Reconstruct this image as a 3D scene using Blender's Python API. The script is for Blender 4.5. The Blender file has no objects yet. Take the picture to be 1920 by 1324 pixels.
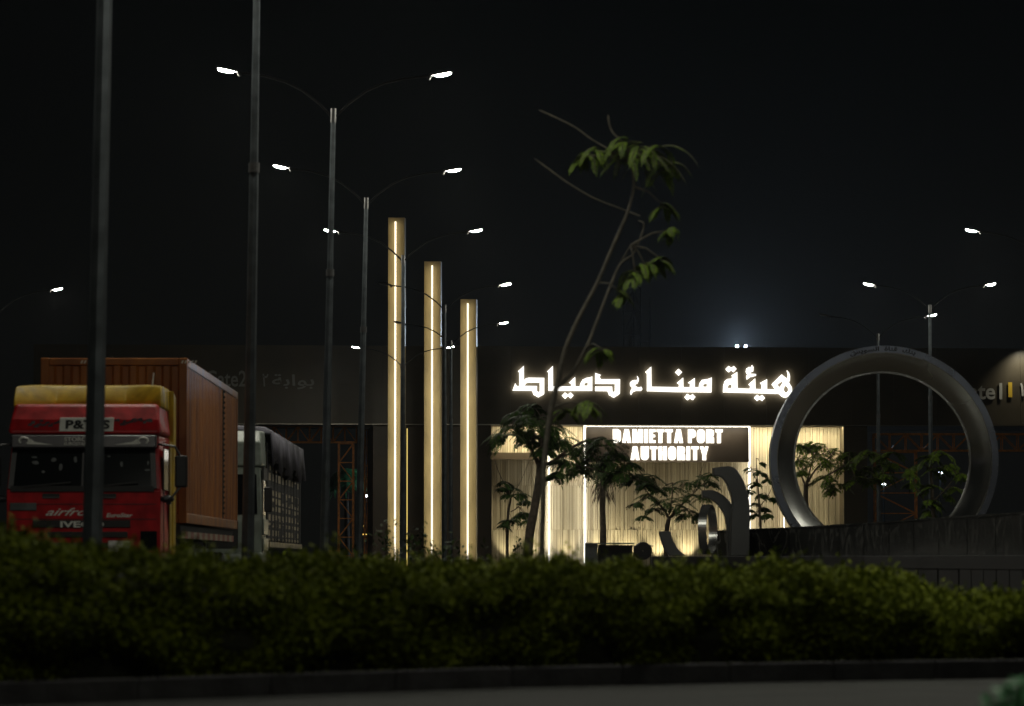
import bpy, math, random
from mathutils import Vector, Matrix, noise
R = math.radians
S = bpy.context.scene
C = S.collection

# ------------------------------------------------------------------ camera, world, exposure
FPX, CAMZ, HZ = 7500.0, 0.85, 1050.0          # focal length in photo pixels, eye height, horizon row
PITCH = math.atan((HZ - 662) / FPX)
cd = bpy.data.cameras.new('camera'); cam = bpy.data.objects.new('camera', cd); C.objects.link(cam)
cam.location = (0, 0, CAMZ); cam.rotation_euler = (R(90) + PITCH, 0, 0)
cd.sensor_width = 36; cd.lens = 36 * FPX / 1920
cd.clip_start = 0.5; cd.clip_end = 6000
cd.dof.use_dof = True; cd.dof.focus_distance = 215; cd.dof.aperture_fstop = 3.6
S.camera = cam
w = bpy.data.worlds.new('World'); S.world = w; w.use_nodes = True
nt = w.node_tree; nt.nodes.clear()
tc = nt.nodes.new('ShaderNodeTexCoord'); sp = nt.nodes.new('ShaderNodeSeparateXYZ')
rp = nt.nodes.new('ShaderNodeValToRGB'); bg = nt.nodes.new('ShaderNodeBackground'); ow = nt.nodes.new('ShaderNodeOutputWorld')
nt.links.new(tc.outputs['Generated'], sp.inputs[0]); nt.links.new(sp.outputs['Z'], rp.inputs[0])
nt.links.new(rp.outputs[0], bg.inputs[0]); nt.links.new(bg.outputs[0], ow.inputs[0])
rp.color_ramp.elements[0].position = 0.0; rp.color_ramp.elements[0].color = (.0030, .0032, .0030, 1)
rp.color_ramp.elements[1].position = 0.16; rp.color_ramp.elements[1].color = (.0006, .0009, .0010, 1)
bg.inputs[1].default_value = 1.0
S.view_settings.view_transform = 'Standard'; S.view_settings.look = 'None'
S.view_settings.exposure = 0; S.view_settings.gamma = 1
cy = S.cycles
cy.use_denoising = True; cy.max_bounces = 5; cy.diffuse_bounces = 2; cy.glossy_bounces = 3
cy.volume_bounces = 0; cy.transmission_bounces = 3; cy.transparent_max_bounces = 6
cy.sample_clamp_indirect = 3.0; cy.sample_clamp_direct = 0; cy.use_light_tree = True
cy.caustics_reflective = False; cy.caustics_refractive = False; cy.blur_glossy = 0.5

# ------------------------------------------------------------------ helpers
ct, st = math.cos(PITCH), math.sin(PITCH)
def P(px, py, Y):
    """point of the place that stands at distance Y on the sight line of a photo pixel (used to survey positions)"""
    a, b = (px - 960) / FPX, (662 - py) / FPX
    d = Vector((a, ct - b * st, st + b * ct)); return Vector((0, 0, CAMZ)) + d * (Y / d.y)
def zat(py, Y): return P(960, py, Y).z
def xat(px, Y, py=900): return P(px, py, Y).x

def tag(o, label=None, cat=None, group=None, kind=None):
    if label: o['label'] = label
    if cat: o['category'] = cat
    if group: o['group'] = group
    if kind: o['kind'] = kind
    return o
def thing(name, loc, label, cat, rz=0, group=None):
    o = bpy.data.objects.new(name, None); C.objects.link(o); o.location = loc; o.rotation_euler = (0, 0, rz)
    o.empty_display_size = .2
    return tag(o, label, cat, group)

class MB:
    def __init__(s): s.v = []; s.f = []
    def add(s, vs, fs):
        n = len(s.v); s.v += [tuple(v) for v in vs]; s.f += [tuple(i + n for i in f) for f in fs]; return s
    def box(s, x0, x1, y0, y1, z0, z1):
        return s.add([(x0,y0,z0),(x1,y0,z0),(x1,y1,z0),(x0,y1,z0),(x0,y0,z1),(x1,y0,z1),(x1,y1,z1),(x0,y1,z1)],
                     [(0,3,2,1),(4,5,6,7),(0,1,5,4),(1,2,6,5),(2,3,7,6),(3,0,4,7)])
    def bar(s, a, b, wx, wy=None):
        """square bar between two points"""
        a = Vector(a); b = Vector(b); wy = wy or wx; d = (b - a).normalized()
        u = d.cross(Vector((0, 1, 0)));
        if u.length < .1: u = d.cross(Vector((1, 0, 0)))
        u.normalize(); t = d.cross(u).normalized(); u *= wx / 2; t *= wy / 2
        vs = [a-u-t, a+u-t, a+u+t, a-u+t, b-u-t, b+u-t, b+u+t, b-u+t]
        return s.add(vs, [(0,3,2,1),(4,5,6,7),(0,1,5,4),(1,2,6,5),(2,3,7,6),(3,0,4,7)])
    def tube(s, pts, rad, n=8, cap=True, phase=0):
        pts = [Vector(p) for p in pts]; m = len(pts)
        if not isinstance(rad, (list, tuple)): rad = [rad] * m
        vs = []; prev = None
        for i, p in enumerate(pts):
            d = (pts[min(i+1, m-1)] - pts[max(i-1, 0)])
            d = d.normalized() if d.length > 1e-9 else Vector((0,0,1))
            if prev is None:
                u = d.cross(Vector((0,1,0)))
                if u.length < .1: u = d.cross(Vector((1,0,0)))
            else: u = prev - d * prev.dot(d)
            u.normalize(); prev = u; t = d.cross(u)
            for k in range(n):
                a = 2*math.pi*k/n + phase; vs.append(p + (u*math.cos(a) + t*math.sin(a)) * rad[i])
        fs = [(i*n+k, i*n+(k+1)%n, (i+1)*n+(k+1)%n, (i+1)*n+k) for i in range(m-1) for k in range(n)]
        if cap: fs += [tuple(range(n))[::-1], tuple(range((m-1)*n, m*n))]
        return s.add(vs, fs)
    def ell(s, c, rx, ry, rz, nu=12, nv=7, rot=None):
        vs = []; fs = []
        for j in range(nv+1):
            b = math.pi*j/nv
            for i in range(nu):
                a = 2*math.pi*i/nu
                q = Vector((rx*math.sin(b)*math.cos(a), ry*math.sin(b)*math.sin(a), rz*math.cos(b)))
                if rot: q = rot @ q
                vs.append(Vector(c) + q)
        for j in range(nv):
            for i in range(nu): fs.append((j*nu+i, (j+1)*nu+i, (j+1)*nu+(i+1)%nu, j*nu+(i+1)%nu))
        return s.add(vs, fs)
    def lathe(s, prof, c, axis='y', n=96, closed=False, a0=0, a1=2*math.pi):
        """prof: list of (radius, along axis)"""
        full = abs(a1 - a0 - 2*math.pi) < 1e-6; vs = []; m = len(prof); N = n if full else n + 1
        for i in range(N):
            a = a0 + (a1-a0)*i/n; ca, sa = math.cos(a), math.sin(a)
            for r, h in prof:
                q = (r*ca, h, r*sa) if axis == 'y' else ((h, r*ca, r*sa) if axis == 'x' else (r*ca, r*sa, h))
                vs.append(Vector(c) + Vector(q))
        fs = []
        for i in range(n):
            j = (i+1) % N
            for k in range(m if closed else m-1):
                l = (k+1) % m; fs.append((i*m+k, j*m+k, j*m+l, i*m+l))
        if not full and closed: fs += [tuple(range(m)), tuple(range((N-1)*m, N*m))[::-1]]
        return s.add(vs, fs)
    def loft(s, secs):
        """secs: list of equal-length closed loops"""
        n = len(secs[0]); vs = [v for q in secs for v in q]; m = len(secs)
        fs = [(i*n+k, i*n+(k+1)%n, (i+1)*n+(k+1)%n, (i+1)*n+k) for i in range(m-1) for k in range(n)]
        fs += [tuple(range(n))[::-1], tuple(range((m-1)*n, m*n))]
        return s.add(vs, fs)
    def prof(s, pts, hw, cx=0):
        """(y, z) side profile spread over x; hw number or list"""
        if not isinstance(hw, (list, tuple)): hw = [hw]*len(pts)
        return s.loft([[(cx-h, y, z) for (y, z), h in zip(pts, hw)], [(cx+h, y, z) for (y, z), h in zip(pts, hw)]])
    def build(s, name, m, parent=None, smooth=False, bevel=0, loc=None, rot=None, seg=2):
        me = bpy.data.meshes.new(name); me.from_pydata(s.v, [], s.f); me.validate(); me.update()
        o = bpy.data.objects.new(name, me); C.objects.link(o)
        if m: me.materials.append(m)
        if smooth:
            me.polygons.foreach_set('use_smooth', [True]*len(me.polygons))
        if bevel:
            import bmesh
            b = bmesh.new(); b.from_mesh(me); bmesh.ops.recalc_face_normals(b, faces=b.faces)
            b.to_mesh(me); b.free()
            md = o.modifiers.new('bevel', 'BEVEL'); md.width = bevel; md.segments = seg; md.limit_method = 'ANGLE'; md.angle_limit = R(25)
        if parent: o.parent = parent
        if loc: o.location = loc
        if rot: o.rotation_euler = rot
        return o

def copy_tree(o, parent=None):
    c = o.copy(); C.objects.link(c); c.parent = parent
    for ch in list(o.children): copy_tree(ch, c)
    return c

# ------------------------------------------------------------------ materials
def pm(name, col, rough=.6, metal=0, var=0, scale=3, bump=0, bscale=20, stretch=None, col2=None, detail=6, contrast=(.35,.65), spec=.5, island=False, coat=0, coord='Object'):
    m = bpy.data.materials.new(name); m.use_nodes = True; n = m.node_tree; b = n.nodes['Principled BSDF']
    b.inputs['Base Color'].default_value = (*col, 1); b.inputs['Roughness'].default_value = rough
    b.inputs['Metallic'].default_value = metal; b.inputs['Specular IOR Level'].default_value = spec
    b.inputs['Coat Weight'].default_value = coat
    co = n.nodes.new('ShaderNodeTexCoord'); mp = n.nodes.new('ShaderNodeMapping')
    n.links.new(co.outputs[coord], mp.inputs[0])
    if stretch: mp.inputs['Scale'].default_value = stretch
    if var or col2 or island:
        r = n.nodes.new('ShaderNodeValToRGB'); r.color_ramp.elements[0].position, r.color_ramp.elements[1].position = contrast
        if island:
            g = n.nodes.new('ShaderNodeNewGeometry'); n.links.new(g.outputs['Random Per Island'], r.inputs[0])
            r.color_ramp.elements[0].position = 0; r.color_ramp.elements[1].position = 1
        else:
            t = n.nodes.new('ShaderNodeTexNoise'); t.inputs['Scale'].default_value = scale; t.inputs['Detail'].default_value = detail
            n.links.new(mp.outputs[0], t.inputs['Vector']); n.links.new(t.outputs['Fac'], r.inputs[0])
            rr = n.nodes.new('ShaderNodeMapRange'); rr.inputs['To Min'].default_value = max(.02, rough-.1); rr.inputs['To Max'].default_value = min(1, rough+.12)
            n.links.new(t.outputs['Fac'], rr.inputs[0]); n.links.new(rr.outputs[0], b.inputs['Roughness'])
        c2 = col2 or tuple(c*(1-var) for c in col)
        r.color_ramp.elements[0].color = (*c2, 1); r.color_ramp.elements[1].color = (*(tuple(min(1, c*(1+var*.6)) for c in col)), 1)
        n.links.new(r.outputs[0], b.inputs['Base Color'])
    if bump:
        t2 = n.nodes.new('ShaderNodeTexNoise'); t2.inputs['Scale'].default_value = bscale; t2.inputs['Detail'].default_value = 5
        n.links.new(mp.outputs[0], t2.inputs['Vector'])
        bp = n.nodes.new('ShaderNodeBump'); bp.inputs['Strength'].default_value = bump; bp.inputs['Distance'].default_value = .02
        n.links.new(t2.outputs['Fac'], bp.inputs['Height']); n.links.new(bp.outputs[0], b.inputs['Normal'])
    return m
def em(name, col, strength):
    m = bpy.data.materials.new(name); m.use_nodes = True; b = m.node_tree.nodes['Principled BSDF']
    b.inputs['Base Color'].default_value = (.3,.3,.3,1); b.inputs['Emission Color'].default_value = (*col, 1); b.inputs['Emission Strength'].default_value = strength
    return m

M = dict(
    soil=pm('soil', (.055,.045,.032), .95, var=.4, scale=2, bump=.6, bscale=8),
    asphalt=pm('asphalt', (.040,.043,.040), .82, var=.4, scale=1.3, bump=.5, bscale=120, col2=(.024,.026,.024)),
    kerb=pm('kerb_stone', (.035,.035,.037), .8, var=.5, scale=5, bump=.4, bscale=40),
    paving=pm('paving', (.12,.115,.105), .7, var=.3, scale=3, bump=.3),
    clad=pm('dark_cladding', (.070,.056,.034), .45, var=.25, scale=.35, bump=.03, bscale=3, spec=.5),
    clad2=pm('brown_cladding', (.075,.055,.036), .5, var=.25, scale=.5, bump=.03, bscale=3),
    trim=pm('metal_trim', (.25,.235,.20), .3, metal=1),
    slat=pm('wood_slat', (.50,.44,.32), .6, island=True, col2=(.31,.265,.185)),
    slatback=pm('slat_backing', (.20,.16,.10), .8),
    gold=pm('gold_cladding', (.30,.24,.115), .45, var=.3, scale=1.2, bump=.05, bscale=2, stretch=(1,1,.3)),
    pole=pm('galvanised_pole', (.095,.11,.12), .4, metal=.7, var=.25, scale=4, bump=.05),
    house=pm('lamp_housing', (.10,.10,.10), .4, metal=.6),
    orange=pm('orange_steel', (.70,.24,.03), .5, var=.35, scale=5, bump=.1),
    steel=pm('brushed_steel', (.56,.57,.55), .25, metal=.95, var=.10, scale=.5, detail=2, bump=.02, bscale=.6),
    steeld=pm('dull_steel', (.17,.175,.175), .32, metal=1, var=.1, scale=.6, detail=2, bump=.02, bscale=.8),
    rimsteel=pm('rim_steel', (.27,.30,.37), .27, metal=.95, var=.1, scale=.6, detail=2),  # bluish reflection on the rim is put into the base colour
    marble=None,
    black=pm('black_plastic', (.014,.014,.015), .45),
    rubber=pm('rubber', (.018,.018,.018), .85),
    red=pm('red_paint', (.46,.005,.009), .42, var=.35, scale=4, coat=.08, spec=.3, bump=.04, bscale=3),
    yellow=pm('yellow_paint', (.52,.34,.006), .5, var=.35, scale=3, spec=.3, bump=.05, bscale=2),
    visor=pm('grey_visor', (.055,.05,.058), .35, var=.15),
    white=pm('white_paint', (.78,.78,.72), .4, var=.12, scale=4),
    pale=pm('pale_green_paint', (.28,.33,.28), .42, var=.25, scale=3, coat=.2),
    greyp=pm('grey_paint', (.09,.10,.10), .5, var=.3, scale=5),
    glass=pm('windscreen_glass', (.006,.008,.009), .06, spec=.8),
    rust=pm('container_paint', (.33,.12,.018), .42, spec=.35, var=.5, scale=1.6, bump=.6, bscale=5, col2=(.17,.045,.010), stretch=(1,1,.35)),
    chassis=pm('chassis', (.02,.02,.022), .7),
    redref=pm('red_reflector', (.35,.03,.02), .4), whiteref=pm('white_reflector', (.5,.42,.33), .4),
    tarp=pm('tarpaulin', (.13,.125,.16), .75, var=.5, scale=3, bump=.6, bscale=4, stretch=(1,1,.3)),
    cream=pm('cream_board', (.46,.39,.25), .4, var=.5, scale=2.5),
    bark=pm('bark', (.095,.075,.055), .9, var=.4, scale=8, bump=.8, bscale=30),
    barkl=pm('pale_bark', (.08,.072,.055), .85, var=.4, scale=10, bump=.6, bscale=30),
    leaf=pm('leaf', (.13,.20,.016), .6, spec=.2, island=True, col2=(.03,.06,.010)),
    leafd=pm('leaf_dark', (.05,.095,.016), .6, spec=.2, island=True, col2=(.018,.04,.010)),
    leafh=pm('hedge_leaf', (.22,.26,.009), .7, island=True, col2=(.11,.15,.006), spec=.1),
    leaft=pm('leaf_teal', (.10,.42,.16), .5, island=True, col2=(.04,.18,.06)),
    letter=pm('grey_letter', (.42,.41,.37), .45), letterd=pm('dim_letter', (.28,.28,.26), .4),
    brass=pm('yellow_bar', (.62,.40,.03), .5),
    signf=em('sign_face', (1,.97,.90), 1.5), signef=em('sign_face_bright', (1,.95,.84), 1.9), ledf=em('led_face', (1,.88,.66), 1.7), ledsf=em('led_soft_face', (1,.95,.82), 1.9),
    off=pm('unlit_lens', (.30,.31,.30), .15),
    lens=em('lamp_lens', (1,.99,.86), 480),
    sign=em('sign_light', (1,.96,.87), 5.0), signe=em('sign_light_strong', (1,.94,.80), 4.5),
    led=em('led_strip', (1,.86,.63), 13), leds=em('led_strip_soft', (1,.95,.80), 16), ledp=em('pylon_strip', (1,.86,.60), 7.5), ledy=em('led_strip_yellow', (1,.72,.12), .8),
    flood=em('flood_lens', (.75,.88,1), 14), win=em('lit_window', (1,.62,.12), 1.6), winw=em('lit_window_white', (1,.82,.5), 2.0),
    far=em('far_lamp', (.85,.93,1), 20),
)
def face_mat(o, m):
    """the diffuser towards the street is softer than the open back and sides of the light channel"""
    me = o.data; me.materials.append(m)
    for p in me.polygons:
        if p.normal.y < -.7: p.material_index = 1
    return o
# dark veined marble in slabs
def marble():
    m = pm('dark_marble', (.05,.05,.048), .22, bump=.02); n = m.node_tree; b = n.nodes['Principled BSDF']
    co = n.nodes.new('ShaderNodeTexCoord'); t = n.nodes.new('ShaderNodeTexNoise'); t.inputs['Scale'].default_value = .7; t.inputs['Detail'].default_value = 9; t.inputs['Distortion'].default_value = 2.2
    r = n.nodes.new('ShaderNodeValToRGB'); e = r.color_ramp.elements
    e[0].position = .47; e[0].color = (.016,.017,.016,1); e[1].position = .53; e[1].color = (.016,.017,.016,1)
    k = r.color_ramp.elements.new(.5); k.color = (.12,.12,.11,1)
    n.links.new(co.outputs['Object'], t.inputs['Vector']); n.links.new(t.outputs['Fac'], r.inputs[0]); n.links.new(r.outputs[0], b.inputs['Base Color'])
    return m
M['marble'] = marble()

# ------------------------------------------------------------------ lettering
def poly_mesh(name, loops, depth, conv, m, parent, off=0):
    """flat outlines with holes -> solid letter mesh standing in the x-z plane; conv maps an outline point to (x, z)"""
    c = bpy.data.curves.new(name, 'CURVE'); c.dimensions = '2D'; c.fill_mode = 'BOTH'; c.extrude = depth/2; c.offset = off
    for L in loops:
        s = c.splines.new('POLY'); s.points.add(len(L)-1)
        for i, q in enumerate(L): x, z = conv(q); s.points[i].co = (x, z, 0, 1)
        s.use_cyclic_u = True
    t = bpy.data.objects.new(name, c); C.objects.link(t); bpy.context.view_layer.update()
    me = bpy.data.meshes.new_from_object(t.evaluated_get(bpy.context.evaluated_depsgraph_get()))
    bpy.data.objects.remove(t); me.name = name
    me.transform(Matrix.Rotation(R(90), 4, 'X')); me.materials.clear(); me.materials.append(m)
    o = bpy.data.objects.new(name, me); C.objects.link(o)
    if parent: o.parent = parent
    return o
def text_mesh(name, body, x0, x1, z0, z1, y, m, parent, depth=.02, off=0, bend=None, bold=0, shear=0, plane=None):
    c = bpy.data.curves.new(name, 'FONT'); c.body = body; c.extrude = .02; c.offset = bold; c.shear = shear; c.resolution_u = 3
    t = bpy.data.objects.new(name, c); C.objects.link(t); bpy.context.view_layer.update()
    me = bpy.data.meshes.new_from_object(t.evaluated_get(bpy.context.evaluated_depsgraph_get())); bpy.data.objects.remove(t)
    xs = [v.co.x for v in me.vertices]; ys = [v.co.y for v in me.vertices]; a, b, e, f = min(xs), max(xs), min(ys), max(ys)
    for v in me.vertices:
        u = (v.co.x-a)/(b-a); q = (v.co.y-e)/(f-e); d = (v.co.z+.02)/.04
        if bend:                                     # (centre x, centre z, radius in, radius out, start angle, end angle)
            an = bend[4] + (bend[5]-bend[4])*u; rr = bend[2] + (bend[3]-bend[2])*q
            v.co = (bend[0]+rr*math.cos(an), y-d*depth, bend[1]+rr*math.sin(an))
        else: v.co = (x0+(x1-x0)*u, y-d*depth, z0+(z1-z0)*q)
    me.name = name; me.materials.clear(); me.materials.append(m)
    o = bpy.data.objects.new(name, me); C.objects.link(o)
    if parent: o.parent = parent
    return o

# ------------------------------------------------------------------ ground, road, kerb
g = MB(); g.add([(-1500,-300,0),(1500,-300,0),(1500,2200,0),(-1500,2200,0)], [(0,1,2,3)])
tag(g.build('ground', M['soil']), kind='structure')
KERB = [(-14,12.5),(-6,20),(-3.2,23.1),(-2.1,24.3),(-1.1,25.4),(0,26.6),(1.62,27.7),(3.4,28.6),(6,29.4),(14,30.6)]
def kerb_y(x):
    for (a, b), (c, d) in zip(KERB, KERB[1:]):
        if x <= c: return b + (d-b)*(x-a)/(c-a)
    return KERB[-1][1]
r = MB(); n = len(KERB)
r.add([(x, y, .004) for x, y in KERB] + [(x, -20, .004) for x, y in KERB], [(i, n+i, n+i+1, i+1) for i in range(n-1)])
tag(r.build('road', M['asphalt']), kind='structure')
k = MB()
xs = [-9 + .75*i for i in range(26)]
for a, b in zip(xs, xs[1:]):
    b -= .004; ya, yb = kerb_y(a), kerb_y(b)
    k.add([(a,ya,0),(b,yb,0),(b,yb+.16,0),(a,ya+.16,0),(a,ya+.02,.14),(b,yb+.02,.14),(b,yb+.16,.14),(a,ya+.16,.14)],
          [(0,3,2,1),(4,5,6,7),(0,1,5,4),(1,2,6,5),(2,3,7,6),(3,0,4,7)])
tag(k.build('kerb', M['kerb'], bevel=.01), kind='structure')
b_ = MB(); b_.add([(x, kerb_y(x)+.17, .11) for x in xs] + [(x, kerb_y(x)+6, .11) for x in xs], [(i, i+1, len(xs)+i+1, len(xs)+i) for i in range(len(xs)-1)])
tag(b_.build('verge', M['soil']), kind='structure')
f = MB(); f.add([(-40,40,.008),(-3.3,40,.008),(-3.3,300,.008),(-40,300,.008)], [(0,1,2,3)]); f.add([(-1,195,.008),(60,195,.008),(60,300,.008),(-1,300,.008)], [(0,1,2,3)])
tag(f.build('far_road', M['asphalt']), kind='structure')

# ------------------------------------------------------------------ gate building (local frame: u right along the front, v away, w up)
BY, BA = 230.0, math.atan(.08)
gate = thing('gate_building', (0, BY, 0), 'long dark gate building with lit slatted wall and glowing white lettering', 'building', rz=BA)
cb, sb = math.cos(BA), math.sin(BA)
def F(px, py, off=0.0):
    """photo pixel -> (u, w) on the front plane moved off metres away"""
    a, b = (px - 960) / FPX, (662 - py) / FPX; d = Vector((a, ct - b*st, st + b*ct)); nrm = Vector((-sb, cb, 0))
    o = Vector((0, BY, 0)) + nrm*off; c0 = Vector((0, 0, CAMZ)); t = (o - c0).dot(nrm) / d.dot(nrm); q = c0 + d*t - Vector((0, BY, 0))
    return q.x*cb + q.y*sb, q.z
U = lambda px, off=0: F(px, 850, off)[0]
W = lambda py, off=0: F(1200, py, off)[1]
w_top, w_und = W(650), W(797)
u_l, u_r = U(62), U(2150)
# fascia in panels with narrow joints
m_ = MB(); m_.box(u_l, u_r, .06, 9.0, w_und, w_top-.03); m_.build('fascia_core', M['clad'], gate)
m_ = MB(); pw = (u_r-u_l)/26
for i in range(26):
    for j in range(2):
        h = (w_top-w_und)/2
        m_.box(u_l+i*pw+.008, u_l+(i+1)*pw-.008, 0, .055, w_und+j*h+.008, w_und+(j+1)*h-.008)
m_.build('fascia_panel', M['clad'], gate)
m_ = MB(); m_.box(u_l, u_r, -.03, -.003, w_und-.02, w_und+.035); m_.build('fascia_trim', M['trim'], gate)
m_ = MB(); m_.box(U(700), U(921), .35, 7.5, 0, w_und-.03); m_.build('side_wall', M['clad2'], gate)
m_ = MB(); m_.box(U(1584), U(1628), .35, 7.5, 0, w_und-.03); m_.build('pier', M['clad'], gate)
m_ = MB(); m_.box(U(66), U(96), 1.6, 7.5, 0, w_und-.03); m_.build('pier', M['clad'], gate)
m_ = MB(); m_.box(U(2080), U(2140), 1.6, 7.5, 0, w_und-.03); m_.build('pier', M['clad'], gate)
# slatted wall
rnd = random.Random(4)
u0, u1, VO = U(922, 1.8), U(1583, 1.8), 1.8
m_ = MB(); m_.box(u0, u1, VO+.14, VO+.4, 0, w_und-.03); m_.build('slat_backing', M['slatback'], gate)
m_ = MB(); u = u0
lev = [0.02, 2.6, 5.15, w_und-.05]
for a, b in zip(lev, lev[1:]):
    u = u0
    while u < u1-.1:
        wd = rnd.choice([.05,.07,.09,.12]); dp = rnd.choice([.05,.065,.08,.10])
        m_.box(u, u+wd, VO+.13-dp, VO+.137, a+.004, b-.004); u += wd + rnd.choice([.012,.02,.035])
m_.build('wood_slats', M['slat'], gate)
m_ = MB(); m_.box(U(922), U(1028), VO-.55, VO-.02, W(861), W(848)); m_.build('cross_beam', M['clad2'], gate)
# sign panel with english name
sgx0, sgx1, sgz0, sgz1 = U(1099, .6), U(1404, .6), W(866, .6), W(799, .6)
m_ = MB(); m_.box(sgx0, sgx1, .6, 1.55, sgz0, w_und-.1); m_.build('sign_panel', M['clad2'], gate)
# led strips
def led(px, y0, y1, off, wd, name='led_strip', mt='led'):
    q = MB(); uu = U(px, off); q.box(uu-wd/2, uu+wd/2, off-.05, off, W(y1, off), W(y0, off)); return face_mat(q.build(name, M[mt], gate), M['ledsf'])
led(1029.5, 799, 1056, 1.45, .10, mt='leds'); led(1097, 797, 1056, .98, .12, mt='leds'); led(1405, 799, 1056, 1.05, .12, mt='leds'); led(1470, 801, 1056, 1.45, .05, mt='led')
m_ = MB(); m_.box(U(1097), U(1404), -.02, .16, w_und-.09, w_und-.05); face_mat(m_.build('soffit_light', M['leds'], gate), M['ledf'])

# arabic name, traced outlines (a block: offset x, y in the photo, 6 units per pixel)
A1 = [
 [(245,555),(275,475),(290,505),(322,505),(322,350),(305,340),(370,278),(372,440),(395,418),(425,410),(600,413),(600,590),(588,605),(535,632),(482,602),(466,557)],
 [(378,502),(395,477),(420,465),(552,465),(552,562),(535,576),(518,560),(518,504)],
 [(650,558),(650,350),(633,342),(697,280),(699,508),(905,508),(905,482),(880,467),(948,402),(950,508),(1003,508),(1008,475),(1035,430),(1080,410),(1110,408),(1140,395),(1140,558)],
 [(1048,500),(1055,475),(1092,460),(1092,500)],
 [(800,612),(833,577),(865,600),(897,577),(930,610),(900,643),(867,618),(837,648)],
 [(1175,358),(1237,380),(1222,400),(1235,428),(1452,428),(1450,588),(1435,604),(1383,637),(1330,604),(1313,562),(1175,560),(1175,510),(1363,510),(1366,562),(1381,577),(1396,562),(1397,480),(1175,478)],
 [(1645,395),(1662,415),(1662,445),(1648,478),(1622,488),(1622,500),(1640,514),(1665,520),(1690,512),(1703,540),(1690,558),(1640,558),(1600,570),(1576,604),(1567,582),(1580,540),(1592,525),(1568,500),(1566,470),(1585,445),(1615,436),(1640,440),(1650,425)],
]
A2 = [
 [(-43,562),(-43,362),(-64,348),(3,287),(6,512),(315,518),(318,485),(293,470),(362,412),(365,518),(440,518),(442,482),(418,468),(492,415),(493,518),(540,518),(548,470),(575,435),(640,425),(683,408),(680,577),(300,572)],
 [(585,512),(590,485),(632,475),(632,512)],
 [(310,312),(350,350),(312,388),(273,350)],
 [(378,630),(410,593),(440,615),(470,597),(500,628),(472,662),(440,643),(412,664)],
 [(812,575),(815,500),(828,455),(860,425),(912,420),(915,395),(908,385),(970,347),(973,530),(1115,535),(1118,500),(1098,487),(1172,420),(1175,537),(1245,540),(1245,492),(1228,470),(1305,428),(1305,540),(1393,543),(1430,592)],
 [(862,528),(865,505),(885,485),(910,487),(910,528)],
 [(1358,485),(1470,375),(1530,425),(1540,400),(1541,370),(1528,330),(1552,355),(1562,395),(1560,440),(1550,465),(1583,520),(1587,570),(1563,612),(1515,637),(1478,627),(1437,592),(1398,541)],
 [(1420,490),(1475,450),(1487,466),(1446,522)],
 [(1490,550),(1500,512),(1520,498),(1543,522),(1547,555),(1532,575),(1510,580)],
 [(840,315),(873,280),(902,300),(932,280),(962,313),(930,348),(903,328),(875,350)],
 [(1135,270),(1152,290),(1150,340),(1125,350),(1115,365),(1180,370),(1180,390),(1115,405),(1080,432),(1072,405),(1085,375),(1068,345),(1075,310),(1100,292),(1128,290)],
 [(1160,635),(1195,603),(1222,625),(1250,605),(1282,640),(1250,672),(1222,651),(1195,672)],
]
def conv1(q): return F(920+q[0]/6, 640+q[1]/6)
def conv2(q): return F(1220+q[0]/6, 640+q[1]/6)
sg = poly_mesh('arabic_lettering', A1, .10, conv1, M['sign'], gate); sg.location = (0, -.16, 0)
sg2 = poly_mesh('arabic_lettering', A2, .10, conv2, M['sign'], gate); sg2.location = (0, -.16, 0); face_mat(sg, M['signf']); face_mat(sg2, M['signf'])
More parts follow.
